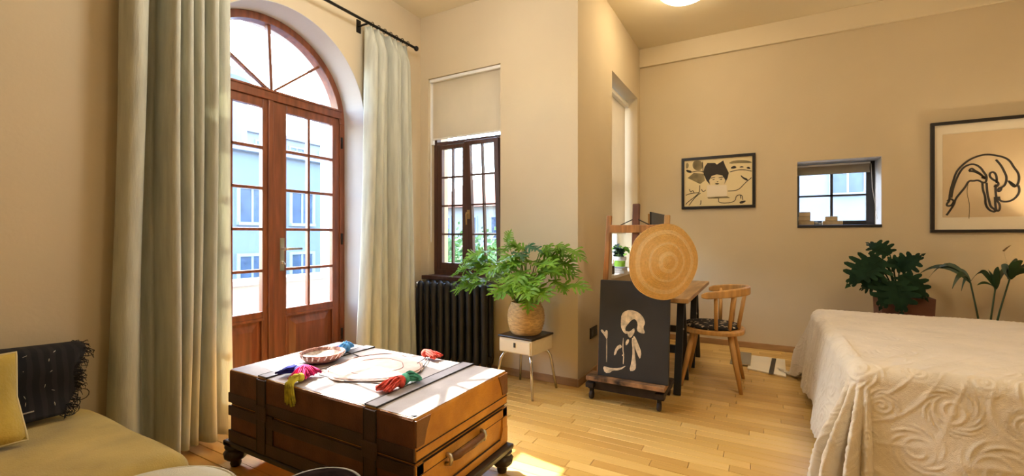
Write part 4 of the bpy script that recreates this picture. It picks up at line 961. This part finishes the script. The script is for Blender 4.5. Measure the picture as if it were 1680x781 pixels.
# ================================================================== WALL PICTURES
def framed(name, label, x0, x1, z0, z1, fw, dep):
    t = thing(name, label, 'picture', ((x0+x1)/2, YB, z0))
    for p in ((x0, x1, z1-fw, z1), (x0, x1, z0, z0+fw), (x0, x0+fw, z0+fw, z1-fw), (x1-fw, x1, z0+fw, z1-fw)):
        b = MB(); b.box(p[0], p[1], YB-dep, YB-.001, p[2], p[3]); b.build('frame_bar', M_FRAME, t, bevel=.002)
    return t
def flat(t, name, pts, yy, m, h=.0012, ss=0):
    P = smooth_poly([tuple(p) for p in pts], ss) if ss else pts
    b = MB(); b.prism(P, yy, yy-h, 'y'); return b.build(name, m, t)
def inkline(t, pts, yy, m, w):
    P = [Vector(p) for p in smooth_poly(pts, 2, False)]; b = MB(); v = []; n = len(P)
    for i, p in enumerate(P):
        d_ = P[min(i+1, n-1)]-P[max(i-1, 0)]; d_ = d_.normalized() if d_.length > 1e-9 else Vector((1, 0)); nn = Vector((-d_.y, d_.x))*w
        a, c = p-nn, p+nn; v += [(a.x, yy, a.y), (c.x, yy, c.y), (c.x, yy-.0012, c.y), (a.x, yy-.0012, a.y)]
    b.add(v, [(i*4+k, i*4+(k+1)%4, i*4+4+(k+1)%4, i*4+4+k) for i in range(n-1) for k in range(4)]+[(3,2,1,0), tuple((n-1)*4+k for k in range(4))]); b.build('ink_line', m, t)
p1 = framed('framed_picture', 'framed black and cream portrait print with dark hair on back wall', -.763, -.057, 1.432, 1.986, .028, .024)
b = MB(); b.box(-.74, -.08, YB-.010, YB-.004, 1.455, 1.965); b.build('paper', M_PAPER, p1)
def Q1(x, y): p = at(1100+x*.14085, 240+y*.14085, 'y', YB-.011); return (p.x, p.z)
Y1 = YB-.0105
def f1(P, m, h=.0008, ss=1): flat(p1, 'print_shape', [Q1(*q) for q in P], Y1, m, h, ss)
f1([(258,190),(290,165),(345,165),(378,200),(378,250),(345,280),(290,278),(258,245)], M_GREY, ss=2)
f1([(180,200),(200,190),(215,215),(205,255),(182,262)], M_GREY)
f1([(200,370),(270,310),(390,320),(400,400),(345,440)], M_GREY, ss=0)
f1([(178,268),(252,288),(242,315),(190,302)], M_INK)
f1([(385,290),(398,240),(430,195),(520,195),(540,213),(615,165),(635,220),(680,310),(665,370),(625,445),(640,395),(605,340),(540,328),(480,345),(450,400),(462,450),(420,400),(388,330)], M_INK, .0012, 0)
for P in ([(465,368),(520,358),(522,366),(468,376)], [(558,364),(618,352),(618,362),(560,372)], [(484,388),(515,380),(514,390),(490,394)], [(572,384),(606,377),(602,388),(576,390)], [(512,437),(540,427),(575,435),(545,447)], [(538,410),(558,408),(555,418),(540,418)]): f1(P, M_INK, .001, 1)
f1([(425,455),(655,450),(660,580),(425,590)], M_MOUNT, .0016, 0)
f1([(430,595),(660,582),(695,602),(440,612)], M_GREY, .0012, 0)
for P in ([(695,258),(722,232),(752,225),(772,250),(735,262)], [(795,247),(830,227),(862,246)], [(880,250),(912,235),(938,262),(905,265)], [(818,332),(850,360),(902,380),(895,406),(850,382),(820,352)], [(805,640),(888,630),(850,664),(805,670)]): f1(P, M_INK, .001, 1)
f1([(680,190),(740,165),(860,160),(945,178),(945,196),(800,196),(690,205)], M_GREY)
for P in ([(340,455),(340,525),(320,560),(190,660),(178,680)], [(350,545),(280,600),(215,690)], [(178,572),(230,550),(330,540)], [(250,300),(330,285),(390,300)], [(355,630),(355,665),(345,682)], [(668,522),(790,515),(870,425),(945,365)], [(560,606),(560,665),(750,655),(765,570),(835,565),(842,625)], [(690,300),(780,275),(860,272),(945,290)], [(375,180),(380,310)], [(815,570),(820,610)], [(220,500),(235,540),(260,510),(275,542)], [(360,500),(380,535),(410,510)]):
    inkline(p1, [Q1(*q) for q in P], Y1-.0005, M_INK, .0035)
b = MB(); b.box(-.735, -.085, YB-.016, YB-.014, 1.46, 1.958); b.build('picture_glass', M_PGLASS, p1)
p2 = framed('framed_picture', 'large black framed line drawing of a bending figure', 1.270, 2.16, 1.172, 2.118, .026, .03)
b = MB(); b.box(1.29, 2.14, YB-.010, YB-.004, 1.19, 2.10); b.build('mount', M_MOUNT, p2)
b = MB(); b.box(1.350, 2.08, YB-.012, YB-.0101, 1.302, 2.012); b.build('drawing_paper', M_DRAWPAPER, p2)
def Q2(x, y): p = at(1510+x*.29463, 170+y*.29463, 'y', YB-.012); return (p.x, p.z)
for P in ([(160,545),(165,490),(180,440),(195,390),(215,360),(260,320),(310,295),(365,282),(420,288),(470,300),(500,320),(520,355),(545,385),(551,420),(540,455),(525,462)],
          [(172,525),(180,475),(200,420),(220,380),(245,350),(290,334),(330,350),(355,385),(370,405),(365,440),(345,440),(320,425),(295,432),(270,428),(250,465),(220,500),(195,530),(188,560),(165,595),(145,622)],
          [(160,545),(148,555),(146,570),(168,570),(182,555),(186,540),(165,528),(150,545)], [(270,376),(284,358),(300,372),(335,390),(362,425),(345,400),(300,377),(270,376)],
          [(345,440),(347,480),(362,520),(361,560),(380,592),(415,606),(416,590),(390,575),(382,540),(372,500),(368,440)], [(420,312),(450,345),(470,385),(481,410),(474,450),(455,467),(435,470),(430,490),(446,487),(452,465)],
          [(425,442),(425,405),(410,380),(388,384),(384,405),(405,425),(437,440),(430,462),(408,460)], [(420,450),(418,490),(425,540),(442,560),(442,592),(425,602),(417,570),(415,520)],
          [(436,518),(440,540),(470,549),(510,540),(540,515),(553,485),(545,455)], [(490,430),(510,457),(530,466),(520,450),(494,434)], [(350,405),(365,420),(340,410)], [(265,450),(258,500),(275,560),(270,640)]):
    thin = P[0] == (265,450)
    inkline(p2, [Q2(*q) for q in P], YB-.0128, M_GREY if thin else M_INK, .002 if thin else .0072)
b = MB(); b.box(1.295, 2.135, YB-.022, YB-.020, 1.197, 2.095); b.build('picture_glass', M_PGLASS, p2)

# small things on the back window sill
zs = BW[2]+.0045
def block(label, x, z, w, h, d, grp):
    t = MB(); t.box(x-w/2, x+w/2, YB+.15, YB+.15+d, z+.0003, z+h-.0003); o = t.build('wood_block', M_BLOCK, bevel=.004); tag(recenter(o), label, 'block', grp); return o
block('bottom pale block of the left pile on small window sill', .385, zs, .13, .045, .08, 'blocks on the small window sill')
block('middle pale block of the left pile on small window sill', .370, zs+.045, .10, .045, .08, 'blocks on the small window sill')
block('top pale block of the left pile on small window sill', .372, zs+.09, .098, .042, .07, 'blocks on the small window sill')
block('long pale block under the right pile on small window sill', .60, zs, .16, .04, .08, 'blocks on the small window sill')
block('short pale block topping the right pile on small window sill', .59, zs+.04, .10, .045, .07, 'blocks on the small window sill')
for k, (x, s, lb) in enumerate(((.470, .022, 'leftmost small grey pebble between the two block piles'), (.497, .016, 'rightmost small grey pebble between the two block piles'))):
    b = MB(); b.ball((0, 0, 0), s, 10, (1, .8, .8)); o = b.build('pebble', M_PEBBLE, smooth=True); o.location = (x, YB+.175, zs+s*.79); tag(o, lb, 'pebble', 'pebbles on the small window sill')

# ================================================================== PLANTS BEHIND THE BED
mo = thing('potted_plant', 'dark green monstera in brown square planter behind the bed', 'plant', (1.0, 4.72, 0))
b = MB(); hw, hb = .165, .14
b.add([(1-hb,4.72-hb,0),(1+hb,4.72-hb,0),(1+hb,4.72+hb,0),(1-hb,4.72+hb,0),(1-hw,4.72-hw,.66),(1+hw,4.72-hw,.66),(1+hw,4.72+hw,.66),(1-hw,4.72+hw,.66),
       (1-hw+.015,4.72-hw+.015,.66),(1+hw-.015,4.72-hw+.015,.66),(1+hw-.015,4.72+hw-.015,.66),(1-hw+.015,4.72+hw-.015,.66),(1-hw+.02,4.72-hw+.02,.63),(1+hw-.02,4.72-hw+.02,.63),(1+hw-.02,4.72+hw-.02,.63),(1-hw+.02,4.72+hw-.02,.63)],
      [(0,3,2,1),(0,1,5,4),(1,2,6,5),(2,3,7,6),(3,0,4,7),(4,5,9,8),(5,6,10,9),(6,7,11,10),(7,4,8,11),(8,9,13,12),(9,10,14,13),(10,11,15,14),(11,8,12,15)])
b.build('planter', M_TERRA, mo, bevel=.006)
b = MB(); b.box(1-hw+.02, 1+hw-.02, 4.72-hw+.02, 4.72+hw-.02, .60, .631); b.build('soil', M_SOIL, mo)
MM = [lobed_leaf(.27, .15, 6, .55, .84, .28, .25, .10, .9, M_DLEAF), lobed_leaf(.22, .125, 5, .55, .86, .25, .35, .12, .9, M_DLEAF)]
rr = random.Random(3); mb_ = Vector((.97, 4.70, .63))
def MW(px, py, dy): return at(px, py+13, 'y', 4.70+dy)-mb_
specs = [(MW(1448, 412, -.05), (-.75, -.35, -.55), 1.05, 0), (MW(1460, 405, .05), (-.45, .2, .45), .75, 1), (MW(1455, 418, .0), (.8, -.2, -.05), .62, 1), (MW(1440, 425, -.12), (-.9, -.5, -.4), .8, 1),
         (MW(1475, 430, -.02), (.35, -.5, .55), .75, 1), (MW(1478, 438, -.1), (.6, -.6, -.5), .9, 1), (MW(1462, 450, -.14), (-.3, -.8, -.6), .95, 1), (MW(1468, 448, -.16), (.1, -.7, -.75), 1.0, 1), (MW(1452, 445, .05), (-.6, .3, -.2), .85, 1), (MW(1480, 448, .02), (.5, -.2, -.6), .8, 1)]
place_leaves(mo, mb_, [(a, b_, c*1.1, d_) for a, b_, c, d_ in specs], MM, M_DLEAF, .006, rr, (0, -.75, .5))

pa = thing('potted_plant', 'slender palm with arching fronds behind the bed', 'plant', (1.49, 4.72, 0))
b = MB(); b.lathe([(.13, .001), (.14, .02), (.17, .34), (.175, .36), (.16, .36), (.155, .33), (.001, .32)], (1.49, 4.72, 0), 28); b.build('pot', M_TERRA, pa, smooth=True)
def frond(root, tip, blades, seed):
    """stem from root to tip; blades: list of (end px point offsets) leaf blades spreading from the tip"""
    root = Vector(root); tip = Vector(tip); rr = random.Random(seed)
    b = MB(); m = (root+tip)/2+Vector((.0, 0, .0)); b.tube([root, root*.5+m*.5+Vector(((root.x-tip.x)*.04, 0, 0)), m+Vector(((root.x-tip.x)*.06, 0, 0)), tip], [.008, .007, .006, .005], 8); b.build('stem', M_PALM, pa, smooth=True)
    for e, arch, w in blades:
        e = Vector(e); d = e-tip; L = d.length; side = d.cross(Vector((0, 0, 1)))
        side = side.normalized() if side.length > 1e-4 else Vector((1, 0, 0))
        side = (side*.6+Vector((0, -.2, .75))).normalized()
        if abs(side.dot(d.normalized())) > .9: side = Vector((.7, -.7, 0))
        b = MB(); n = 9; v = []
        for i in range(n+1):
            t = i/n; c = tip+d*t+Vector((0, 0, arch*4*t*(1-t))); ww = 1.45*w*(math.sin(PI*min(1, t*.88+.10))**.8)
            v += [c-side*ww, c+Vector((0, -.12*ww, -.3*ww)), c+side*ww]
        b.add(v, [(i*3+k, i*3+k+1, i*3+k+4, i*3+k+3) for i in range(n) for k in (0, 1)]); b.build('blade', M_PALM, pa, smooth=True, fix=False)
def PW_(px, py, dy=0): return at(px, py, 'y', 4.72+dy)
rt = [(1.47, 4.72, .32), (1.50, 4.72, .32), (1.52, 4.72, .32)]
frond(rt[0], PW_(1592, 463), [(PW_(1505, 452, .24), .10, .014), (PW_(1515, 470, .2), .16, .011), (PW_(1540, 436, .18), .04, .016), (PW_(1562, 474, -.08), .09, .014), (PW_(1577, 478, -.02), .07, .011), (PW_(1570, 441, .1), .02, .014), (PW_(1622, 452, .04), .05, .012)], 1)
frond(rt[1], PW_(1633, 473), [(PW_(1608, 445, .02), .03, .022), (PW_(1603, 468, -.1), .03, .008), (PW_(1638, 438, -.05), .01, .024), (PW_(1656, 440, .05), .03, .028), (PW_(1648, 436, .1), .02, .022), (PW_(1622, 443, -.05), .03, .02)], 2)
frond(rt[2], PW_(1657, 456), [(PW_(1647, 414, 0), .01, .022), (PW_(1664, 425, .1), .02, .03), (PW_(1678, 428, -.05), .02, .03), (PW_(1690, 436, .02), .03, .026), (PW_(1672, 432, -.1), .02, .03), (PW_(1643, 434, .05), .02, .02), (PW_(1700, 450, -.1), .04, .02)], 3)
b = MB(); p, q_ = PW_(1646, 412), PW_(1659, 402); b.tube([p, (p+q_)/2+Vector((0, 0, .004)), q_], [.006, .005, .001], 6); b.build('dry_tip', pmat('dry_leaf', (.2, .12, .04), .8), pa)

# ================================================================== BED
BX0, BX1, BY0, BY1, BZ = .33, 2.36, 2.40, 4.17, .585
bed = thing('bed', 'double bed with mattress under the ivory bedspread', 'bed', ((BX0+BX1)/2, (BY0+BY1)/2, 0))
b = MB(); b.box(BX0+.03, BX1, BY0+.03, BY1-.03, .14, .30); b.build('bed_frame', M_PINE, bed, bevel=.01)
b = MB(); b.box(BX0+.02, BX1, BY0+.02, BY1-.02, .301, BZ-.012); b.build('mattress', M_MATT, bed, bevel=.05, seg=4)
b = MB(); b.box(BX1+.001, BX1+.05, BY0+.02, BY1-.02, .05, 1.0); b.build('headboard', M_PINE, bed, bevel=.01)
for x in (BX0+.1, BX1-.1):
    for y in (BY0+.1, BY1-.1): b = MB(); b.box(x-.03, x+.03, y-.03, y+.03, 0, .14); b.build('leg', M_PINE, bed)
# bedspread: one cloth sheet laid over the bed and hanging on three sides, with raised scroll quilting
hang = .50; step = .0052
xs = np.arange(BX0-hang, BX1-.02, step); ys = np.arange(BY0-hang, BY1+hang, step)
U, V = np.meshgrid(xs, ys)
rc = .07                                           # rounding radius
ix0, iy0, iy1 = BX0+rc, BY0+rc, BY1-rc
dx = np.maximum(ix0-U, 0); dyn = np.maximum(iy0-V, 0); dyp = np.maximum(V-iy1, 0)
dyy = dyn+dyp; sgn = np.where(dyn > 0, -1.0, 1.0)
d = np.hypot(dx, dyy); nx = np.where(d > 0, -dx/np.maximum(d, 1e-9), 0); ny = np.where(d > 0, sgn*dyy/np.maximum(d, 1e-9), 0)
ex = np.minimum(np.maximum(U, ix0), 99); ey = np.clip(V, iy0, iy1)
qa = rc*PI/2
arc_ = np.minimum(d, qa)/rc
out = rc*np.sin(arc_); drop = rc*(1-np.cos(arc_)); rest = np.maximum(d-qa, 0)
corner = (2*dx*dyy/np.maximum(d*d, 1e-9))          # 1 on the diagonal of a corner
th = np.arctan2(dyy, dx)
per = np.where(dx > 0, ey*1.0, 0)+np.where(dyy > 0, ex*1.0, 0)+th*.35*sgn
fold = (.5+.5*np.sin(per*9.0+.6*np.sin(per*3.1)))*(.35+.65*np.clip(rest/.4, 0, 1))
flare = rest*(.10+.10*corner)+.045*fold*np.clip(rest/.25, 0, 1)+corner*.10*np.clip(rest/.3, 0, 1)*np.sin(th*9+1.0)**2
outt = out+flare; dz = drop+rest*(.985)-.0
Z = BZ-dz
Z = np.maximum(Z, .012+.012*np.sin(per*30)**2)
over = np.maximum(.03-(BZ-dz), 0)
X = ex+nx*(outt+over*.5); Y = ey+ny*(outt+over*.5)
# soft unevenness of the top
Z += np.where(d <= 0, .004*np.sin(U*6.1+V*3)+.003*np.sin(V*9-U*4), 0)
# quilting relief in cloth coordinates
relief = np.zeros_like(U); rs = random.Random(9)
def motif(cx, cy, R_, hand, rot, np_):
    """a spiral scroll with swept leaf lobes round it"""
    h = R_*1.75; i0, i1 = np.searchsorted(xs, (cx-h, cx+h)); j0, j1 = np.searchsorted(ys, (cy-h, cy+h))
    px_, py_ = U[j0:j1, i0:i1]-cx, V[j0:j1, i0:i1]-cy; rad = np.hypot(px_, py_); an = np.arctan2(py_, px_)*hand
    k = R_/2.0; ph = rad/k-(an+rot)/(2*PI); fr = np.abs(ph-np.round(ph))*k
    scr = np.exp(-(fr/.0062)**2)*np.clip((R_-rad)/(.12*R_), 0, 1)
    lobe = np.abs(np.cos((an+2.2*(rad-R_)/R_)*np_/2+rot)); env_ = np.exp(-((rad-1.28*R_)/(.26*R_))**2)
    lf_ = env_*(np.exp(-((1-lobe)/.14)**2)+.25*lobe)
    relief[j0:j1, i0:i1] = np.maximum(relief[j0:j1, i0:i1], np.maximum(scr, lf_))
gx_, gy_ = .19, .165; row = 0; yy = ys[0]+.05
while yy < ys[-1]:
    xx = xs[0]+.06+(gx_/2 if row % 2 else 0); col = 0
    while xx < xs[-1]:
        motif(xx+rs.uniform(-.03, .03), yy+rs.uniform(-.025, .025), .056*rs.uniform(.7, 1.35), 1 if (row+col) % 2 else -1, rs.uniform(0, 6), rs.choice((7, 9, 11)))
        xx += gx_; col += 1
    yy += gy_; row += 1
fld = np.sin(3.3*U+1.5*np.sin(2.9*V))+np.cos(3.9*V+1.7*np.sin(2.3*U))+.6*np.sin(5.1*(U-V))      # flowing vine lines
ph = fld*2.2; fr = np.abs(ph-np.round(ph)); relief = np.maximum(relief, .85*np.exp(-(fr/.085)**2))
diag = np.abs(((U+V)/.026) % 1-.5)+np.abs(((U-V)/.026) % 1-.5)       # fine lattice ground
amp = .0048*relief+.0010*diag*(1-relief)
amp = amp*(.72+.28*np.clip(d/.05, 0, 1))
def grad(A, ax): return np.gradient(A, step, axis=ax)
Tu = np.stack([grad(X,1), grad(Y,1), grad(Z,1)], -1); Tv = np.stack([grad(X,0), grad(Y,0), grad(Z,0)], -1)
Nn = np.cross(Tu, Tv); Nn /= np.maximum(np.linalg.norm(Nn, axis=-1, keepdims=True), 1e-9)
Pp = np.stack([X, Y, Z], -1)+Nn*amp[..., None]
ny_, nx_ = U.shape
# scalloped hem: trim the outermost cells
edge_u = (U-xs[0]); edge_v = np.minimum(V-ys[0], ys[-1]-V); edge = np.minimum(edge_u, edge_v)
alongs = np.where(edge_u < edge_v, V, U); keepv = edge > .018*np.abs(np.sin(alongs*PI/.11))
kv = keepv[:-1, :-1] & keepv[1:, :-1] & keepv[:-1, 1:] & keepv[1:, 1:]
idx = np.arange(ny_*nx_).reshape(ny_, nx_)
quads = np.stack([idx[:-1,:-1], idx[:-1,1:], idx[1:,1:], idx[1:,:-1]], -1)[kv]
used = np.unique(quads); remap = -np.ones(ny_*nx_, int); remap[used] = np.arange(len(used)); quads = remap[quads]; co = Pp.reshape(-1, 3)[used]
oc = np.array([(BX0+BX1)/2, (BY0+BY1)/2, 0]); co = co-oc
me = bpy.data.meshes.new('bedspread'); me.vertices.add(len(co)); me.vertices.foreach_set('co', co.ravel())
nq = len(quads); me.loops.add(nq*4); me.loops.foreach_set('vertex_index', quads.ravel().astype(np.int32)); me.polygons.add(nq)
me.polygons.foreach_set('loop_start', np.arange(0, nq*4, 4, dtype=np.int32)); me.update(calc_edges=True); me.validate()
me.polygons.foreach_set('use_smooth', [True]*len(me.polygons)); me.materials.append(M_BEDSPREAD)
bs_ = bpy.data.objects.new('bedspread', me); C.objects.link(bs_); bs_.location = oc; tag(bs_, 'ivory quilted bedspread with raised scroll pattern draped over bed', 'bedspread')

# papers on the floor by the back wall
fo = thing('folder', 'cream paper folder with dark band lying by the back wall', 'folder', (.0, 4.55, 0), math.radians(0))
b = MB(); c4 = [at(1226, 604, 'z', .012), at(1233, 583, 'z', .012), at(1288, 590, 'z', .012), at(1290, 618, 'z', .012)]
b.add([(p.x, p.y, .0005) for p in c4]+[(p.x, p.y, .014) for p in c4], [(0,1,2,3),(7,6,5,4),(0,4,5,1),(1,5,6,2),(2,6,7,3),(3,7,4,0)]); b.build('cover', M_MOUNT, fo, bevel=.002)
b = MB(); p, q_ = at(1265, 613, 'z', .0155), at(1270, 588, 'z', .0155); b.bar(p, q_, .035, .003); b.build('band', M_BLACKPL, fo)
pm_ = stripe_mat('newsprint', (.10, .085, .06), (.5, .42, .3), 22, 'Y', .9, .5, 3)
for k, lb in enumerate(('newspaper lowest in the small pile beside the folder', 'newspaper on top of the small pile beside the folder')):
    b = MB(); x, y = -.175+.012*k, 4.62-.02*k; b.box(x-.075, x+.075, y-.22, y+.22, .0005+.0125*k, .012+.0125*k); tag(recenter(b.build('newspaper', pm_, bevel=.003)), lb, 'newspaper', 'newspapers by the back wall')

# ================================================================== DAYBED CORNER
def soft_box(name, x0, x1, y0, y1, z0, z1, r, m, parent, n=26, puff=.012, seed=0, ex=(5, 5, 3)):
    """superellipsoid-rounded cushion block with gentle wrinkles"""
    b = MB(); cx, cy, cz = (x0+x1)/2, (y0+y1)/2, (z0+z1)/2; hx, hy, hz = (x1-x0)/2, (y1-y0)/2, (z1-z0)/2
    bm = bmesh.new(); bmesh.ops.create_cube(bm, size=2); bmesh.ops.subdivide_edges(bm, edges=bm.edges, cuts=n, use_grid_fill=True)
    ph = seed*1.7
    for v in bm.verts:
        p = v.co.copy(); a = [Vector((hx, hy, hz))[i] for i in range(3)]
        q = [p[i]*a[i] for i in range(3)]; inn = [max(-(a[i]-r), min(a[i]-r, q[i])) for i in range(3)]
        dd = Vector([q[i]-inn[i] for i in range(3)])
        if dd.length > 1e-9: dd = dd.normalized()*r if max(abs(p.x), abs(p.y), abs(p.z)) > .999 else dd
        w = Vector(inn)+dd
        top = max(0, p.z)*max(0, 1-p.x**4)*max(0, 1-p.y**4)
        w.z += puff*top+.004*math.sin(w.x*19+ph+2*math.sin(w.y*7))*top+.003*math.sin(w.y*23-w.x*9+ph)*top
        w.x += .003*math.sin(w.z*25+w.y*11+ph); w.y += .003*math.sin(w.z*21+w.x*13+ph)
        v.co = w+Vector((cx, cy, cz))
    me = bpy.data.meshes.new(name); bm.to_mesh(me); bm.free()
    if parent is not None: me.transform(TM(parent).inverted())
    me.materials.append(m); me.polygons.foreach_set('use_smooth', [True]*len(me.polygons))
    o = bpy.data.objects.new(name, me); C.objects.link(o); o.parent = parent; return o
db = thing('daybed', 'low mustard linen daybed against the left wall', 'daybed', (-2.25, -.25, 0))
soft_box('base', -2.72, -1.82, -1.30, .78, .04, .22, .03, M_SOFA, db, 12, 0)
soft_box('seat_cushion', -2.735, -1.785, -1.32, .835, .221, .372, .065, M_SOFA, db, 40, .016, 2)
for x in (-2.6, -1.95):
    for y in (-1.2, .66): b = MB(); b.tube([(x, y, 0), (x, y, .05)], .025, 10); b.build('leg', M_DARKWOOD, db)
soft_box('back_cushion', -2.755, -2.60, -1.30, .70, .385, .66, .06, M_FRINGE, db, 20, 0, 3)
# dark woven throw over the back cushion
tw = thing('throw', 'black woven fringed throw draped over the daybed back', 'blanket', (-2.58, .2, .39))
def edge_y(v): return .775-.075*v**1.3+.010*math.sin(v*11)
def thr(u, v):
    y = -1.0+(edge_y(max(0, v))+1.0)*u
    if v < .18: x = -2.752+.165*(v/.18); z = .668+.012*math.sin(PI*v/.18)+.012*math.sin(y*5.0)
    else: k = (v-.18)/.82; x = -2.585+.018*math.sin(y*9+k*2)+.03*k+.010*math.sin(k*7); z = .668+.012*math.sin(y*5.0)*(1-k)-.262*k
    return (x, y, z)
b = MB(); b.grid(thr, 70, 26); b.build('cloth', M_THROW, tw, smooth=True, solid=.006, fix=False)
b = MB(); rr = random.Random(8)
for k in range(130):
    v = rr.random(); p = Vector(thr(1, v)); L = rr.uniform(.012, .045); c = Vector((rr.uniform(-.3, .5), 1, rr.uniform(-1.0, .25))).normalized()
    p = p-Vector((0, .012, 0)); q_ = p+c*L; e_ = q_+Vector((rr.uniform(-.006, .012), rr.uniform(-.008, .008), -rr.uniform(.003, .018)))
    b.tube([p, (p+q_)/2+Vector((0, 0, rr.uniform(-.006, .006))), q_, e_], [.0022, .002, .0017, .0008], 5)
for k in range(8):                                  # loose curled ends low down
    v = rr.uniform(.75, 1); p = Vector(thr(1, v)); a0 = rr.uniform(0, 6); r_ = rr.uniform(.012, .026)
    b.tube([p+Vector((.004, r_+r_*math.cos(a0+t), max(-.0, 0)+r_*math.sin(a0+t)*.9)) for t in [j*.55 for j in range(9)]], .0016, 5)
o = b.build('fringe', M_FRINGE, tw, smooth=True); o['kind'] = 'stuff'
b = MB()
for y in (.30, .44, .52, .58, .66):
    n_ = 9
    for i in range(n_):
        v = .2+.72*i/n_
        if rr.random() < .45: continue
        v += rr.uniform(-.03, .03)
        u = (y+.012*math.sin(v*9)+1)/(edge_y(v)+1); u += rr.uniform(-.008, .008); p = Vector(thr(u, v))+Vector((.0045, 0, 0)); q_ = Vector(thr(u+rr.uniform(-.006, .006), v+rr.uniform(.01, .05)))+Vector((.0045, 0, 0)); b.tube([p, (p+q_)/2, q_], [.0008, rr.uniform(.0012, .0026), .0008], 5)
o = b.build('pale_flecks', M_PALEYARN, tw); o['kind'] = 'stuff'
b = MB(); b.tube([Vector(thr(u, .88))+Vector((.006, 0, .004*math.sin(u*40))) for u in [.78+.16*i/10 for i in range(11)]], .003, 6); b.build('pale_stripe', M_PALEYARN, tw, smooth=True)
# ochre pillow
pw = thing('pillow', 'ochre yellow square pillow on the left end of daybed', 'pillow', (-2.38, .32, .39))
def pil(sgn_):
    def fn(u, v):
        a, c = 2*u-1, 2*v-1; th_ = .055*((1-a**4)*(1-c**4))**.6; pinch = 1-.05*(1-a*a)*0
        yy_, zz_ = a*.235*(1-.06*(1-abs(c))**1), c*.165*(1-.06*(1-abs(a))**1)
        p = Vector((sgn_*th_, yy_, zz_+.165)); p = Matrix.Rotation(math.radians(-24), 3, 'Y') @ p
        return Vector((-2.33, .305, .405))+p+Vector((-.0, 0, 0))
    return fn
b = MB(); b.grid(pil(1), 24, 20); b.grid(pil(-1), 24, 20); b.build('cover', M_PILLOW, pw, smooth=True)
b = MB(); rim = [pil(1)(i/24, 0) for i in range(25)]+[pil(1)(1, i/20) for i in range(1, 21)]+[pil(1)(1-i/24, 1) for i in range(1, 25)]+[pil(1)(0, 1-i/20) for i in range(1, 20)]
b.tube(rim, .004, 6, closed=True); b.build('piping', pmat('pale_ochre_piping', (.6, .5, .25), .9), pw, smooth=True)
# round pouf and dark footstool at the bottom edge
po = thing('pouf', 'pale beige round pouf in front of the daybed', 'pouf', (-1.43, .535, 0))
b = MB(); b.lathe([(.001, 0.001), (.18, .001), (.225, .04), (.246, .14), (.25, .26), (.242, .375), (.215, .428), (.16, .453), (.08, .463), (.001, .465)], (-1.43, .535, 0), 48, wob=lambda a, h: 1+.006*math.sin(9*a+h*20)); b.build('body', M_POUF, po, smooth=True)
b = MB(); b.tube([(-1.43+.222*math.cos(a), .535+.222*math.sin(a), .424) for a in [2*PI*i/48 for i in range(48)]], .004, 6, closed=True); b.build('piping', M_POUF, po, smooth=True)
fs = thing('footstool', 'small dark footstool with pale piped edge by the trunk', 'footstool', (-1.30, .965, 0))
b = MB(); b.lathe([(.001, .001), (.11, .001), (.145, .03), (.158, .10), (.16, .2), (.155, .275), (.14, .30), (.08, .314), (.001, .317)], (-1.30, .965, 0), 40); b.build('body', pmat('dark_brown_weave', (.022, .014, .012), 1, .3, 20, spec=0), fs, smooth=True)
b = MB(); b.tube([(-1.30+.150*math.cos(a), .965+.150*math.sin(a), .293) for a in [2*PI*i/48 for i in range(48)]], .005, 6, closed=True); b.build('piping', M_PALEYARN, fs, smooth=True)
